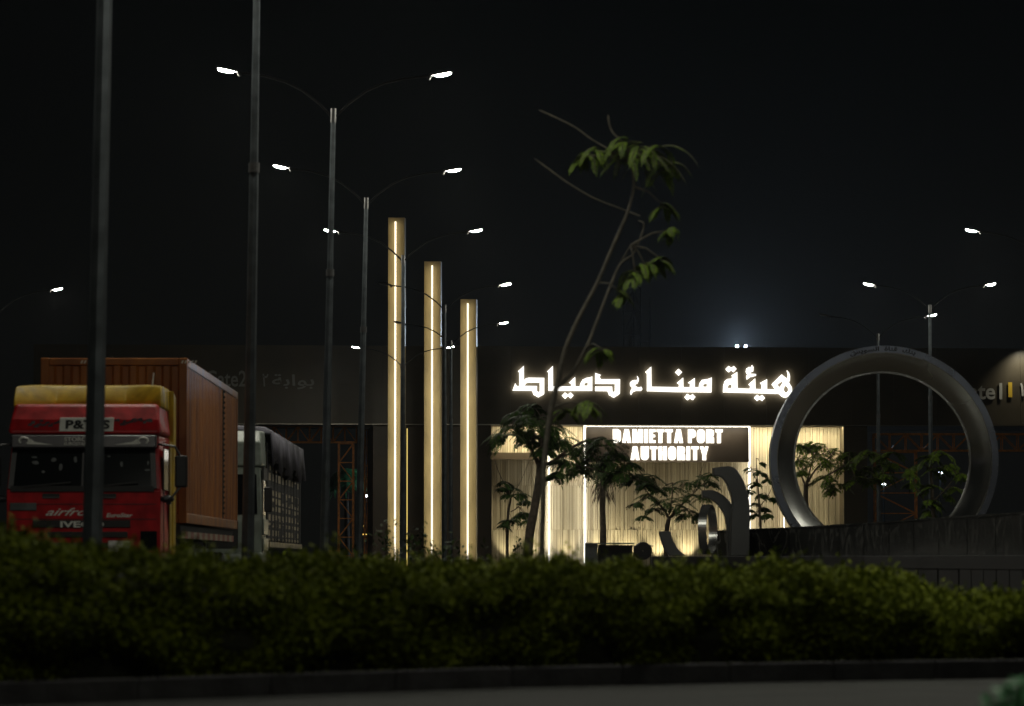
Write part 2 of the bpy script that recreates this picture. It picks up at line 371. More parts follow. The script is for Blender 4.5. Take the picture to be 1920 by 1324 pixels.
# english name in heavy condensed capitals: outlines in a 0..w by 0..10 box
G = {
 'D': (5.6, [[(0,0),(3.2,0),(5.0,.9),(5.6,2.4),(5.6,7.6),(5.0,9.1),(3.2,10),(0,10)], [(2.5,1.9),(3.1,2.4),(3.1,7.6),(2.5,8.1)]]),
 'A': (6.4, [[(0,0),(2.5,0),(2.75,1.9),(3.65,1.9),(3.9,0),(6.4,0),(4.7,10),(1.7,10)], [(2.9,3.8),(3.5,3.8),(3.2,6.8)]]),
 'M': (7.4, [[(0,0),(2.2,0),(2.2,6.3),(3.0,0),(4.4,0),(5.2,6.3),(5.2,0),(7.4,0),(7.4,10),(4.4,10),(3.7,5.2),(3.0,10),(0,10)]]),
 'I': (2.6, [[(0,0),(2.6,0),(2.6,10),(0,10)]]),
 'E': (4.4, [[(0,0),(4.4,0),(4.4,2),(2.5,2),(2.5,4.2),(4.1,4.2),(4.1,6),(2.5,6),(2.5,8),(4.3,8),(4.3,10),(0,10)]]),
 'T': (5.2, [[(1.3,0),(3.9,0),(3.9,8),(5.2,8),(5.2,10),(0,10),(0,8),(1.3,8)]]),
 'P': (5.4, [[(0,0),(2.5,0),(2.5,3.7),(3.6,3.7),(4.9,4.4),(5.4,5.6),(5.4,8),(4.9,9.4),(3.6,10),(0,10)], [(2.5,5.4),(3.0,5.8),(3.0,7.9),(2.5,8.3)]]),
 'O': (5.6, [[(.5,1.0),(1.7,0),(3.9,0),(5.1,1.0),(5.6,2.6),(5.6,7.4),(5.1,9.0),(3.9,10),(1.7,10),(.5,9.0),(0,7.4),(0,2.6)], [(2.5,2.2),(2.8,1.8),(3.1,2.2),(3.1,7.8),(2.8,8.2),(2.5,7.8)]]),
 'R': (5.6, [[(0,0),(2.5,0),(2.5,4.2),(3.0,4.0),(3.1,0),(5.6,0),(5.5,3.8),(4.6,5.0),(5.4,5.8),(5.5,8.2),(4.9,9.5),(3.6,10),(0,10)], [(2.5,6.0),(3.0,6.2),(3.0,8.0),(2.5,8.3)]]),
 'U': (5.6, [[(0,2.4),(.6,.8),(1.8,0),(3.8,0),(5.0,.8),(5.6,2.4),(5.6,10),(3.1,10),(3.1,2.2),(2.8,1.8),(2.5,2.2),(2.5,10),(0,10)]]),
 'H': (5.8, [[(0,0),(2.5,0),(2.5,4.0),(3.3,4.0),(3.3,0),(5.8,0),(5.8,10),(3.3,10),(3.3,6.1),(2.5,6.1),(2.5,10),(0,10)]]),
 'Y': (6.0, [[(1.75,0),(4.25,0),(4.25,3.6),(6.0,10),(3.6,10),(3.0,6.6),(2.4,10),(0,10),(1.75,3.6)]]),
}
def block(word, px0, px1, py0, py1, off, m, parent):
    x0, z1 = F(px0, py0, off); x1, z0 = F(px1, py1, off); gap = 1.0; sp_ = 2.6
    tot = sum((G[c][0] if c != ' ' else sp_-gap) + gap for c in word) - gap; sx = (x1-x0)/tot; sz = (z1-z0)/10; loops = []; x = 0
    for c in word:
        if c == ' ': x += sp_; continue
        for L in G[c][1]: loops.append([(x+a, b) for a, b in L])
        x += G[c][0] + gap
    o = poly_mesh('english_lettering', loops, .08, lambda q: (x0+q[0]*sx, z0+q[1]*sz), m, parent); o.location = (0, off-.12, 0); face_mat(o, M['signef']); return o
block('DAMIETTA PORT', 1149, 1354.5, 805, 831, .6, M['signe'], gate)
block('AUTHORITY', 1182, 1328, 837, 863, .6, M['signe'], gate)
# unlit gate lettering
def gtext(name, body, px0, px1, py0, py1, m, bold=0):
    a, b = F(px0, py1); c, d = F(px1, py0); return text_mesh(name, body, a, c, b, d, -.06, m, gate, .05, bold=bold)
gtext('gate_lettering', 'Gate2', 386, 462, 695, 725, M['letterd'], .012)
gtext('gate_lettering', '\uFE94\uFE91\uFE8D\uFEEE\uFE91', 510, 589, 702, 730, M['letterd'], .012)
gtext('gate_lettering', '\u0662', 492, 503, 701, 725, M['letterd'], .012)
gtext('gate_lettering', 'Gate1', 1788, 1878.5, 718, 749, M['letter'], .018)
a, b = F(1890, 745); c, d = F(1897, 717); q = MB(); q.box(a, c, -.11, -.06, b, d); q.build('divider_bar', M['brass'], gate)
gtext('gate_lettering', '\u0661', 1912, 1919, 718, 743, M['letter'], .018)
gtext('gate_lettering', '\uFE94\uFE91\uFE8D\uFEEE\uFE91', 1932, 2010, 718, 752, M['letter'], .012)
# light from the visible soffit strip and uplights at the foot of the slats
def area(name, parent, loc, rot, sx, sy, power, col, spread=180):
    l = bpy.data.lights.new(name, 'AREA'); l.shape = 'RECTANGLE'; l.size = sx; l.size_y = sy; l.energy = power; l.color = col; l.spread = R(spread)
    o = bpy.data.objects.new(name, l); C.objects.link(o); o.parent = parent; o.location = loc; o.rotation_euler = rot; return o
def spot(name, parent, loc, rot, power, col, ang=60, rad=.05, blend=.8):
    l = bpy.data.lights.new(name, 'SPOT'); l.energy = power; l.color = col; l.spot_size = R(ang); l.spot_blend = blend; l.shadow_soft_size = rad
    o = bpy.data.objects.new(name, l); C.objects.link(o); o.parent = parent; o.location = loc; o.rotation_euler = rot; return o
WARM = (1, .88, .56)
area('soffit_wash', gate, ((u0+u1)/2, .75, w_und-.06), (R(8), 0, 0), u1-u0-.3, .12, 1150, WARM)
for px in (952, 1002, 1062, 1130, 1180, 1235, 1290, 1345, 1385, 1440, 1530):
    uu = U(px, 1.2)
    q = MB(); q.tube([(uu, 1.15, 0), (uu, 1.15, .16)], .09, 10); q.tube([(uu, 1.15, .16), (uu, 1.15, .18)], .075, 10); q.build('uplight', M['black'], gate)
    spot('uplight_beam', gate, (uu, 1.15, .22), (R(180-12), 0, 0), 800 if 1100 < px < 1400 else 420, WARM, 60)

fu = U(1925); q = MB(); q.bar((fu, .3, w_top), (fu, -1.1, w_top+.35), .06); q.box(fu-.22, fu+.22, -1.3, -1.0, w_top+.28, w_top+.40); q.build('added_roof_floodlight', M['black'], gate)  # floodlight added out of view to make the light patch on the fascia
spot('added_flood_beam', gate, (fu-.2, -1.15, w_top+.22), (R(24), 0, R(0)), 420, (1,.96,.78), 100, .08, 1.0)

# ------------------------------------------------------------------ pylons
def pylon(pxl, pxr, pyt, pxs, label, side=True, Y=222.0):
    xl, xr, zt = xat(pxl, Y), xat(pxr, Y), zat(pyt, Y); xc = (xl+xr)/2; wd = xr-xl
    t = thing('light_pylon', (xc, Y, 0), label, 'pylon', group='gold light pylons in front of the gate')
    q = MB(); q.loft([[(-wd/2*s, 0, z), (wd/2*s, 0, z), (wd/2*s+.05, .7, z), (-wd/2*s, .7, z)] for z, s in ((0.25, 1.0), (zt, 1.0))]); q.build('shaft', M['gold'], t, bevel=.008)
    q = MB(); q.box(-wd/2-.1, wd/2+.1, -.1, .8, 0, .245); q.build('plinth', M['clad'], t, bevel=.02)
    xs_ = xat(pxs, Y)-xc
    q = MB(); q.box(xs_-.045, xs_+.045, -.36, -.30, .5, zt-.25); face_mat(q.build('led_strip', M['ledp'], t), M['ledf'])
    for i in range(9): z = 1+(zt-2)*i/8; q = MB(); q.box(xs_-.012, xs_+.012, -.298, -.002, z, z+.04); q.build('bracket', M['clad'], t)
    if side:
        q = MB(); q.box(wd/2+.12, wd/2+.17, .42, .48, .4, zat(803, Y)); q.build('side_strip', M['ledy'], t)
        for i in range(4): z = .8+2*i; q = MB(); q.box(wd/2+.052, wd/2+.118, .43, .46, z, z+.05); q.build('bracket', M['clad'], t)
pylon(727, 758, 408, 741, 'tallest gold pylon with a glowing strip, nearest the orange lattice tower')
pylon(795, 826, 490, 810, 'middle-height gold pylon with a glowing strip, second of three')
pylon(863, 893, 561, 877, 'shortest gold pylon with a glowing strip, beside the slatted wall', side=False)

# ------------------------------------------------------------------ street lamps
HP = 11.3
def make_lamp():
    t = thing('street_lamp', (0,0,0), 'x', 'street lamp', group='twin-arm street lamps')
    q = MB(); q.tube([(0,0,0),(0,0,4.5),(0,0,7.55)], [.112,.092,.082], 8); q.tube([(0,0,7.55),(0,0,HP)], [.072,.056], 8); q.build('pole', M['pole'], t)
    q = MB(); q.tube([(0,0,7.45),(0,0,7.62)], .096, 12); q.build('collar', M['house'], t); q = MB(); q.tube([(0,0,0),(0,0,.03)], .26, 12); q.build('foot_plate', M['house'], t); q = MB(); q.tube([(0,0,HP-.25),(0,0,HP+.08)], [.07,.07], 12); q.build('pole_cap', M['house'], t)
    for s in (1, -1):
        q = MB(); q.tube([(s*.05,0,HP-.1),(s*.35,0,HP+.20),(s*.75,0,HP+.50),(s*1.15,0,HP+.69),(s*1.65,0,HP+.82),(s*2.1,0,HP+.87),(s*2.25,0,HP+.88)], .028, 8); q.build('arm', M['black'], t, smooth=True)
        rot = Matrix.Rotation(-s*R(10), 3, 'Y')
        q = MB(); c = Vector((s*2.52,0,HP+.965)); q.ell(c, .27, .12, .045, 16, 8, rot); q.tube([(s*2.2,0,HP+.80),(s*2.24,0,HP+.89),(s*2.3,0,HP+.93)], [.035,.045,.04], 8); h = q.build('lamp_head', M['house'], t, smooth=True)
        q = MB(); q.ell(c - Vector((s*-.02,0,.035)), .19, .09, .046, 16, 8, rot); q.build('lens', M['lens'], h, smooth=True)
        l = bpy.data.lights.new('lamp_light', 'AREA'); l.shape = 'ELLIPSE'; l.size = .5; l.size_y = .25; l.energy = LAMP_W; l.color = (1,.96,.80)
        o = bpy.data.objects.new('lamp_light', l); C.objects.link(o); o.parent = h; o.location = c + Vector((0,0,-.12))
    return t
LAMP_W = 220
proto = make_lamp()
lamps = [
 (2437, 33, (0,0), (), 'added street lamp lighting the foreground road and hedge top, out of view'),  # unseen lamp added behind the hedge line to light road and hedge top
 (2480, 96, (0,0), (), 'added street lamp extending the right row, out of view near the marble wall'),  # unseen lamp added to light the steel ring from the right
 (2900, 70, (0,0), (), 'added street lamp extending the right row, out of view before the marble wall'),  # second unseen lamp added for the ring and marble wall
 # px of the pole foot, distance, leaning, unlit arms, label
 (170, 43, (0,.017), (), 'nearest street lamp pole, thick and blurred, in front of the red truck cab'),
 (463, 68, (0,.013), (), 'tall pole between the container and the pale truck cab, its arms out of view'),
 (606, 93, (0,.019), (), 'largest complete twin-arm street lamp, with the highest pair of lit heads'),
 (671, 116, (0,.020), (), 'second complete twin-arm street lamp, just right of the largest one'),
 (755, 138, (0,0), (), 'street lamp whose pole stands right before the tallest gold pylon'),
 (833, 165, (0,.001), (-1,), 'street lamp just right of the middle gold pylon, left head unlit'),
 (845, 192, (0,.001), (-1,), 'low street lamp close beside another pole, between middle and short pylons'),
 (755, 214, (0,0), (), 'farthest street lamp, low heads either side of the tallest pylon'),
 (1746, 165, (0,0), (), 'twin-arm street lamp seen through the right half of the steel ring'),
 (1648, 186, (0,0), (-1,), 'street lamp seen through the middle of the steel ring'),
 (1963, 138, (0,0), (), 'bright street lamp head at the right edge, pole out of view'),
 (-8, 168, (0,0), (), 'small distant street lamp head at the far left edge'),
 (2664, 11, (0,0), (), 'added low-powered lamp beside the camera, out of view'),  # unseen lamp added to brighten the road, corner plant and hedge front
]
proto_used = False
for px, Y, lean, offs, lab in lamps:
    o = copy_tree(proto) if proto_used else proto; proto_used = True
    o.location = (xat(px, Y, 1050), Y, 0); o.rotation_euler = (0, lean[1], 0); o['label'] = lab
    for h in o.children:
        if h.name.startswith('lamp_head'):
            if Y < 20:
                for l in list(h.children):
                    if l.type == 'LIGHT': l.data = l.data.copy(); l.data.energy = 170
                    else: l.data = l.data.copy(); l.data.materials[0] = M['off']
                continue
            for l in list(h.children):
                if l.type == 'MESH' and ((l.data.vertices[0].co.x > 0) - (l.data.vertices[0].co.x < 0)) in offs:
                    l.data = l.data.copy(); l.data.materials[0] = M['off']
                    for k2 in [z for z in h.children if z.type == 'LIGHT']: bpy.data.objects.remove(k2)

# ------------------------------------------------------------------ ring sculpture on its marble wall
RY = 93.0; pm_ = RY/FPX
rc = P(1658.5, 862, RY)
ring = thing('ring_sculpture', (rc.x, RY, 0), 'huge brushed steel ring standing upright on the dark marble wall', 'sculpture')
ro, ri, rb = 214*pm_, 201*pm_, 166*pm_
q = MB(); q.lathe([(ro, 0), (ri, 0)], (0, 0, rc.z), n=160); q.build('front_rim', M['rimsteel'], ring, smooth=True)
q = MB(); q.lathe([(ri, .002), (ri-.12, .15), (rb+.05, .5), (rb, .65)], (0,0,rc.z), n=160); q.build('inner_face', M['steel'], ring, smooth=True)
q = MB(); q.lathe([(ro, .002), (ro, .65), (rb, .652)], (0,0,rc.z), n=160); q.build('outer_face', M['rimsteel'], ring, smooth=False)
q = MB(); q.lathe([(ri+.004, -.012), (ri-.012, -.012), (ri-.012, .01), (ri+.004, .01)], (0,0,rc.z), n=160, closed=True); q.build('inner_edge', M['trim'], ring)
q = MB(); rv = random.Random(9)
for i in range(150):
    a = rv.uniform(-.9, math.pi+.9); rr = rv.choice([ri+.01, ri+.01, ro-.012]); q.ell((rr*math.cos(a), -.012, rc.z+rr*math.sin(a)), .012, .012, .012, 6, 4)
q.build('rivets', M['trim'], ring, smooth=True)['kind'] = 'stuff'
q = MB(); q.lathe([(rb-.02, .58), (rb-.02, .67), (rb+.03,.67), (rb+.03,.58)], (0,0,rc.z), n=160, closed=True); q.build('rear_rim', M['steel'], ring, smooth=False)
text_mesh('ring_lettering', '\uFEB2\uFEF3\uFEEE\uFEB4\uFEDF\uFE8D  \uFE93\uFE8E\uFEE8\uFED7  \uFEDA\uFEE8\uFE91', 0,1,0,1, -.004, M['black'], ring, .015, bold=.03,
          bend=(0, rc.z, ri+.012, ro-.012, R(108), R(73.5)))

# marble wall (comes nearer to the right), ledge and lower plinth
wl = [(1333, 90, 998), (1480, 86, 992), (1620, 79, 984), (1760, 72, 974), (1920, 64, 964), (2080, 56, 952)]
plinth = thing('fountain_wall', (xat(1600, 78), 78, 0), 'curving dark veined marble wall carrying the steel sculptures', 'wall')
ox, oy = xat(1600, 78), 78
q = MB()
for (pa, ya, ta), (pb, yb, tb) in zip(wl, wl[1:]):
    ns = 3
    for i in range(ns):
        s0, s1 = i/ns, (i+1)/ns-.006
        A = lambda s: (xat(pa+(pb-pa)*s, ya+(yb-ya)*s)-ox, ya+(yb-ya)*s-oy, zat(ta+(tb-ta)*s, ya+(yb-ya)*s))
        x0, y0, z0 = A(s0); x1, y1, z1 = A(s1); zb = zat(1044, 78)
        q.add([(x0,y0,zb),(x1,y1,zb),(x1+.1,y1+.5,zb),(x0+.1,y0+.5,zb),(x0,y0,z0),(x1,y1,z1),(x1+.1,y1+.5,z1),(x0+.1,y0+.5,z0)], [(0,3,2,1),(4,5,6,7),(0,1,5,4),(1,2,6,5),(2,3,7,6),(3,0,4,7)])
q.build('marble_slabs', M['marble'], plinth, bevel=.006)
q = MB()
for (pa, ya, ta), (pb, yb, tb) in zip(wl, wl[1:]):
    x0, y0, z0 = xat(pa,ya)-ox, ya-oy, zat(ta,ya)+.003; x1, y1, z1 = xat(pb,yb)-ox, yb-oy, zat(tb,yb)+.003
    q.add([(x0,y0-.03,z0),(x1,y1-.03,z1),(x1+.1,y1+.55,z1),(x0+.1,y0+.55,z0),(x0,y0-.03,z0+.035),(x1,y1-.03,z1+.035),(x1+.1,y1+.55,z1+.035),(x0+.1,y0+.55,z0+.035)], [(0,3,2,1),(4,5,6,7),(0,1,5,4),(1,2,6,5),(2,3,7,6),(3,0,4,7)])
q.build('coping', M['marble'], plinth)
ll = [(1222, 84), (1400, 80), (1620, 73), (1800, 65), (1920, 60), (2080, 52)]
q = MB(); q2 = MB()
for (pa, ya), (pb, yb) in zip(ll, ll[1:]):
    x0, y0, x1, y1 = xat(pa,ya)-ox, ya-oy, xat(pb,yb)-ox, yb-oy; zt_, zb_ = zat(1043,78), .70
    q.add([(x0,y0,zb_),(x1,y1,zb_),(x1+1,y1+9,zb_),(x0+.3,y0+9,zb_),(x0,y0,zt_),(x1,y1,zt_),(x1+1,y1+9,zt_),(x0+.3,y0+9,zt_)], [(0,3,2,1),(4,5,6,7),(0,1,5,4),(1,2,6,5),(2,3,7,6),(3,0,4,7)])
    for i in range(5):
        s0, s1 = i/5, (i+1)/5-.012; a0, b0, a1, b1 = x0+(x1-x0)*s0, y0+(y1-y0)*s0, x0+(x1-x0)*s1, y0+(y1-y0)*s1
        q2.add([(a0,b0+.15,0),(a1,b1+.15,0),(a1+.1,b1+.6,0),(a0+.1,b0+.6,0),(a0,b0+.15,.698),(a1,b1+.15,.698),(a1+.1,b1+.6,.698),(a0+.1,b0+.6,.698)], [(0,3,2,1),(4,5,6,7),(0,1,5,4),(1,2,6,5),(2,3,7,6),(3,0,4,7)])
q.build('ledge', M['chassis'], plinth, bevel=.01); q2.build('lower_cladding', M['chassis'], plinth)

# small steel arcs: a curved plate swept along a path of (px, py) centre line at distance Y, plate depth d
def arc_plate(name, outer, inner, Y, d, label, mt='steeld'):
    n_ = len(outer); base = P(outer[-1][0], 1040, Y)
    q = MB(); secs = []
    for (a, b), (c, e) in zip(outer, inner):
        p0, p1 = P(a, b, Y), P(c, e, Y); secs.append([(p0.x-base.x, 0, p0.z), (p1.x-base.x, 0, p1.z), (p1.x-base.x, d, p1.z), (p0.x-base.x, d, p0.z)])
    q.loft(secs); return tag(q.build(name, M[mt], None, bevel=.01, loc=(base.x, Y, 0)), label, 'sculpture', 'steel arcs of the fountain sculpture')
def sm(pts, k=5):
    out = []
    for i in range(len(pts)-1):
        p0, p1, p2, p3 = pts[max(i-1,0)], pts[i], pts[i+1], pts[min(i+2,len(pts)-1)]
        for j in range(k):
            t = j/k; out.append(tuple(.5*((2*p1[q]) + (-p0[q]+p2[q])*t + (2*p0[q]-5*p1[q]+4*p2[q]-p3[q])*t*t + (-p0[q]+3*p1[q]-3*p2[q]+p3[q])*t**3) for q in range(len(p1))))
    return out + [pts[-1]]
arc_plate('steel_arc', sm([(1338,877),(1372,875),(1390,893),(1402,925),(1406,960),(1405,1042)]), sm([(1338,891),(1355,895),(1367,915),(1375,945),(1372,965),(1370,1042)]), 87, .6, 'tallest curved steel plate, hooking left above the marble wall')
arc_plate('steel_arc', sm([(1316,920),(1335,919),(1352,926),(1368,940),(1378,962),(1384,1042)]), sm([(1318,933),(1330,934),(1342,942),(1354,956),(1362,978),(1366,1042)]), 88, .5, 'lower curved steel plate arching behind the tallest one')
arc_plate('steel_arc', sm([(1236,996),(1239,1010),(1246,1028),(1256,1042)]), sm([(1258,996),(1262,1013),(1272,1030),(1286,1042)]), 84, .5, 'short quarter-curved steel plate at the left end of the ledge', 'steeld')
# narrow upright hoop
hc = P(1327, 993, 84); t = thing('steel_hoop', (hc.x, 84, 0), 'narrow upright steel hoop seen nearly edge-on at the end of the marble wall', 'sculpture', rz=R(74))
rr = 47*84/FPX; q = MB(); q.lathe([(rr,-.09),(rr,.09),(rr-.03,.09),(rr-.03,-.09)], (0,0,hc.z), n=64, closed=True); q.build('hoop', M['steel'], t, smooth=False)

# ------------------------------------------------------------------ orange trusses in the gate lanes
def truss_beam(q, pa, pb, y0, y1, Y, nb, d=.8):
    A0, A1_, B0, B1 = P(pa,y0,Y), P(pb,y0,Y), P(pa,y1,Y), P(pb,y1,Y)
    for dy in (0, d):
        o = Vector((0,dy,0)); q.bar(A0+o, A1_+o, .10); q.bar(B0+o, B1+o, .10)
        for i in range(nb+1):
            a, b = A0.lerp(A1_, i/nb)+o, B0.lerp(B1, i/nb)+o; q.bar(a, b, .06)
            if i < nb:
                a2, b2 = A0.lerp(A1_, (i+1)/nb)+o, B0.lerp(B1, (i+1)/nb)+o
                q.bar(a, b2, .045) if i % 2 == 0 else q.bar(b, a2, .045)
def truss_leg(q, pa, pb, y0, Y, nb, d=.8, zb=0):
    A, B = P(pa,y0,Y), P(pb,y0,Y)
    for dy in (0, d):
        for X in (A.x, B.x): q.bar((X, Y+dy, zb), (X, Y+dy, A.z), .10)
        for i in range(nb):
            z0, z1 = zb+(A.z-zb)*i/nb, zb+(A.z-zb)*(i+1)/nb; q.bar((A.x,Y+dy,z1),(B.x,Y+dy,z1),.05)
            q.bar((A.x,Y+dy,z0),(B.x,Y+dy,z1),.045) if i % 2 == 0 else q.bar((B.x,Y+dy,z0),(A.x,Y+dy,z1),.045)
    for X in (A.x, B.x):
        for i in range(nb): q.bar((X,Y,zb+(A.z-zb)*(i+.0)/nb),(X,Y+d,zb+(A.z-zb)*(i+1)/nb),.04)
t = thing('lattice_portal', (0,0,0), 'orange lattice portal standing in the left gate lane beside the trucks', 'truss', group='orange lattice portals')
q = MB(); truss_beam(q, 470, 668, 799, 829, 233, 9); q.build('beam', M['orange'], t)
q = MB(); truss_leg(q, 635, 662, 832, 233, 7); q.build('leg', M['orange'], t)
q = MB(); truss_leg(q, 684, 690, 806, 238, 4, d=.3); q.build('leg', M['orange'], t)
q = MB(); truss_leg(q, 440, 462, 832, 233, 7); q.build('leg', M['orange'], t)
t = thing('lattice_portal', (0,0,0), 'orange lattice portal behind the steel ring, reaching out past the right edge', 'truss', group='orange lattice portals')
q = MB(); truss_beam(q, 1639, 2060, 814, 845, 233, 14); q.build('beam', M['orange'], t)
q = MB(); truss_leg(q, 1641, 1718, 848, 233, 6); q.build('leg', M['orange'], t)
q = MB(); truss_leg(q, 2000, 2050, 848, 233, 6); q.build('leg', M['orange'], t)
q = MB(); q.box(-.35,.35,0,.5,0,1.35); q.box(-.42,.42,-.07,.57,1.352,1.42)
tag(q.build('barrier_cabinet', M['orange'], None, bevel=.02, loc=(xat(625,232),232,0)), 'small orange cabinet at the foot of the lattice tower', 'cabinet')

# ------------------------------------------------------------------ background behind the gate
t = thing('lattice_mast', (0,0,0), 'faint thin lattice mast rising behind the roof of the gate', 'mast')
q = MB(); Ym = 285; zt = zat(540, Ym)
XX = [xat(p, Ym) for p in (1169, 1188, 1201)]
for X in XX: q.bar((X,Ym,0),(X,Ym,zt),.09)
nb = 12
for i in range(nb):
    z0, z1 = zt*i/nb, zt*(i+1)/nb; q.bar((XX[0],Ym,z1),(XX[2],Ym,z1),.06); q.bar((XX[0],Ym,z0),(XX[1],Ym,z1),.05); q.bar((XX[2],Ym,z0),(XX[1],Ym,z1),.04)
q.build('lattice', M['greyp'], t); q = MB(); q.bar((xat(1219,Ym),Ym,0),(xat(1219,Ym),Ym,zat(560,Ym)),.08); q.bar((XX[2],Ym,zat(640,Ym)),(xat(1219,Ym),Ym,zat(640,Ym)),.05); q.build('side_pole', M['greyp'], t)
t = thing('floodlight_mast', (xat(1386,300),300,0), 'far blue-white floodlights shining just over the roofline', 'floodlight')
q = MB(); q.tube([(0,0,0),(0,0,zat(657,300))], .15, 8); q.bar((-.9,0,zat(657,300)),(.9,0,zat(657,300)),.1); q.build('mast', M['greyp'], t)
for dx, sc in ((-.15,1), (.5,.8)):
    q = MB(); q.box(dx-.12*sc,dx+.12*sc,-.2,.1,zat(656,300),zat(650,300)+.10); h = q.build('lamp', M['greyp'], t)
    q = MB(); q.box(dx-.1*sc,dx+.1*sc,-.215,-.203,zat(656,300)+.02,zat(650,300)+.08); q.build('lens', M['flood'], h)
l = bpy.data.lights.new('flood_light','POINT'); l.energy = 11000; l.color = (.62,.80,1); l.shadow_soft_size = .15
o = bpy.data.objects.new('flood_light', l); C.objects.link(o); o.parent = t; o.location = (.1,-.8,zat(646,300)+.1)
t = thing('distant_building', (xat(695,420),420,0), 'low distant building with small yellow lit windows seen through the left gate', 'building')
q = MB(); q.box(-1.6,4,0,8,0,zat(982,420)); q.build('wall', M['greyp'], t)
q = MB(); wx = lambda p: xat(p,420)-xat(695,420)
for p in (682,691,696,701): q.box(wx(p),wx(p)+.13,-.05,-.004,zat(988,420),zat(985,420))
for p in range(680,712,3): q.box(wx(p),wx(p)+.12,-.05,-.004,zat(1003,420),zat(1001,420))
for a_, b_2 in ((700,994),(706,992),(708,998),(702,999)): q.box(wx(a_),wx(a_)+.2,-.05,-.004,zat(b_2+2,420),zat(b_2,420))
q.build('window', M['win'], t)
def farlamp(px, py, Y, lab, r_=.14, mt='far'):
    t = thing('distant_lamp', (xat(px,Y),Y,0), lab, 'street lamp', group='distant lamps behind the gate'); z = zat(py, Y)
    q = MB(); q.tube([(0,0,0),(0,0,z)], [.12,.07], 8); q.build('pole', M['pole'], t)
    q = MB(); q.ell((0,-.1,z), r_*1.1, r_, r_*.6, 10, 6); q.build('lamp_head', M[mt], t, smooth=True)
farlamp(689, 930, 420, 'distant white lamp on a thin pole, seen through the left gate opening', .2)
farlamp(1763, 887, 330, 'distant lamp behind the tree in the right part of the ring', .17); farlamp(1657, 908, 330, 'distant lamp low beside the orange lattice leg in the ring', .17)

# ------------------------------------------------------------------ trucks
def wheel(t, x, y, r_=.5, wd=.28):
    q = MB(); q.lathe([(r_*.6,-wd/2),(r_*.95,-wd/2),(r_,-wd/2+.04),(r_,wd/2-.04),(r_*.95,wd/2),(r_*.6,wd/2)], (x,y,r_), axis='x', n=28, closed=True); h = q.build('wheel', M['rubber'], t, smooth=False)
    q = MB(); q.lathe([(r_*.59,-wd/2+.03),(r_*.3,-wd/2+.08),(.02,-wd/2+.05),(.02,wd/2-.05),(r_*.3,wd/2-.08),(r_*.59,wd/2-.03)], (x,y,r_), axis='x', n=20, closed=True); q.build('rim', M['greyp'], h, smooth=True)

TX, TY = -6.69, 62.5
tr = thing('truck', (TX, TY, 0), 'red truck cab with yellow roof spoiler and front lettering, parked facing the hedge', 'truck', rz=R(.36))
cz = lambda py, Y=TY: zat(py, Y)
cx = lambda px, Y=TY: xat(px, Y) - TX
# cab
q = MB(); q.prof([(.0,.95),(.0,1.93),(.02,1.95),(.20,2.64),(.24,2.80),(2.15,2.80),(2.15,.95)], [1.20,1.20,1.20,1.15,1.15,1.17,1.21]); q.build('cab', M['red'], tr, bevel=.05, seg=3)
q = MB(); q.prof([(-.02,.42),(-.10,.50),(-.10,.93),(-.03,.96),(1.2,.96),(1.2,.42)], 1.22); q.build('bumper', M['red'], tr, bevel=.04)
q = MB(); q.prof([(.08,2.82),(.20,3.05),(.42,3.30),(2.1,3.34),(2.14,2.82)], [1.20,1.185,1.13,1.12,1.19]); q.build('high_roof', M['red'], tr, bevel=.06, seg=3)
# yellow spoiler: hollow front with flared cheeks
q = MB(); secs = []
for x in [-1.16,-1.12,-1.0,-.8,-.55,0,.55,.8,1.0,1.12,1.16]:
    ax = abs(x); fr = 1.05 - .55*max(0,(ax-.6)/.56)**1.3; top = 3.64 - .035*max(0,(ax-.9)/.26)
    secs.append([(x, fr-.05, 3.25),(x, fr, 3.38),(x, fr+.22, top-.02),(x, fr+.4, top),(x, 2.2, top),(x, 2.2, 3.25)])
q.loft(secs); q.build('roof_spoiler', M['yellow'], tr, bevel=.03, smooth=True)
for s in (-1, 1):
    q = MB(); q.prof([(2.16,.9),(2.16,3.58),(2.62,3.50),(2.75,.9)], .04, cx=s*1.19); q.build('side_fairing', M['yellow'], tr, bevel=.02)
q = MB(); q.tube([(.98,1.0,3.6),(1.0,1.02,3.82)], .012, 6); q.build('aerial', M['white'], tr)
# windscreen, visor, pillars
q = MB(); q.add([(-1.10,-.012,2.0),(1.06,-.012,2.0),(1.02,.155,2.62),(-1.06,.155,2.62)], [(0,1,2,3)]); q.add([(-1.10,.0,2.0),(1.06,.0,2.0),(1.02,.16,2.62),(-1.06,.16,2.62)], [(3,2,1,0)]); ws = q.build('windscreen', M['glass'], tr)
q = MB()
for a, b, c in [((-1.14,-.02,1.96),(1.10,-.02,1.96),.09),((-1.14,-.02,1.96),(-1.09,.16,2.64),.08),((1.10,-.02,1.96),(1.06,.16,2.64),.08),((-.02,-.02,1.98),(-.02,.16,2.62),.03)]: q.bar(a, b, c, .03)
q.build('windscreen_frame', M['black'], tr)
q = MB(); q.bar((-.95,-.05,1.99),(-.2,-.04,2.06),.025); q.bar((.12,-.05,1.99),(.85,-.04,2.06),.025); q.build('wiper', M['black'], tr)
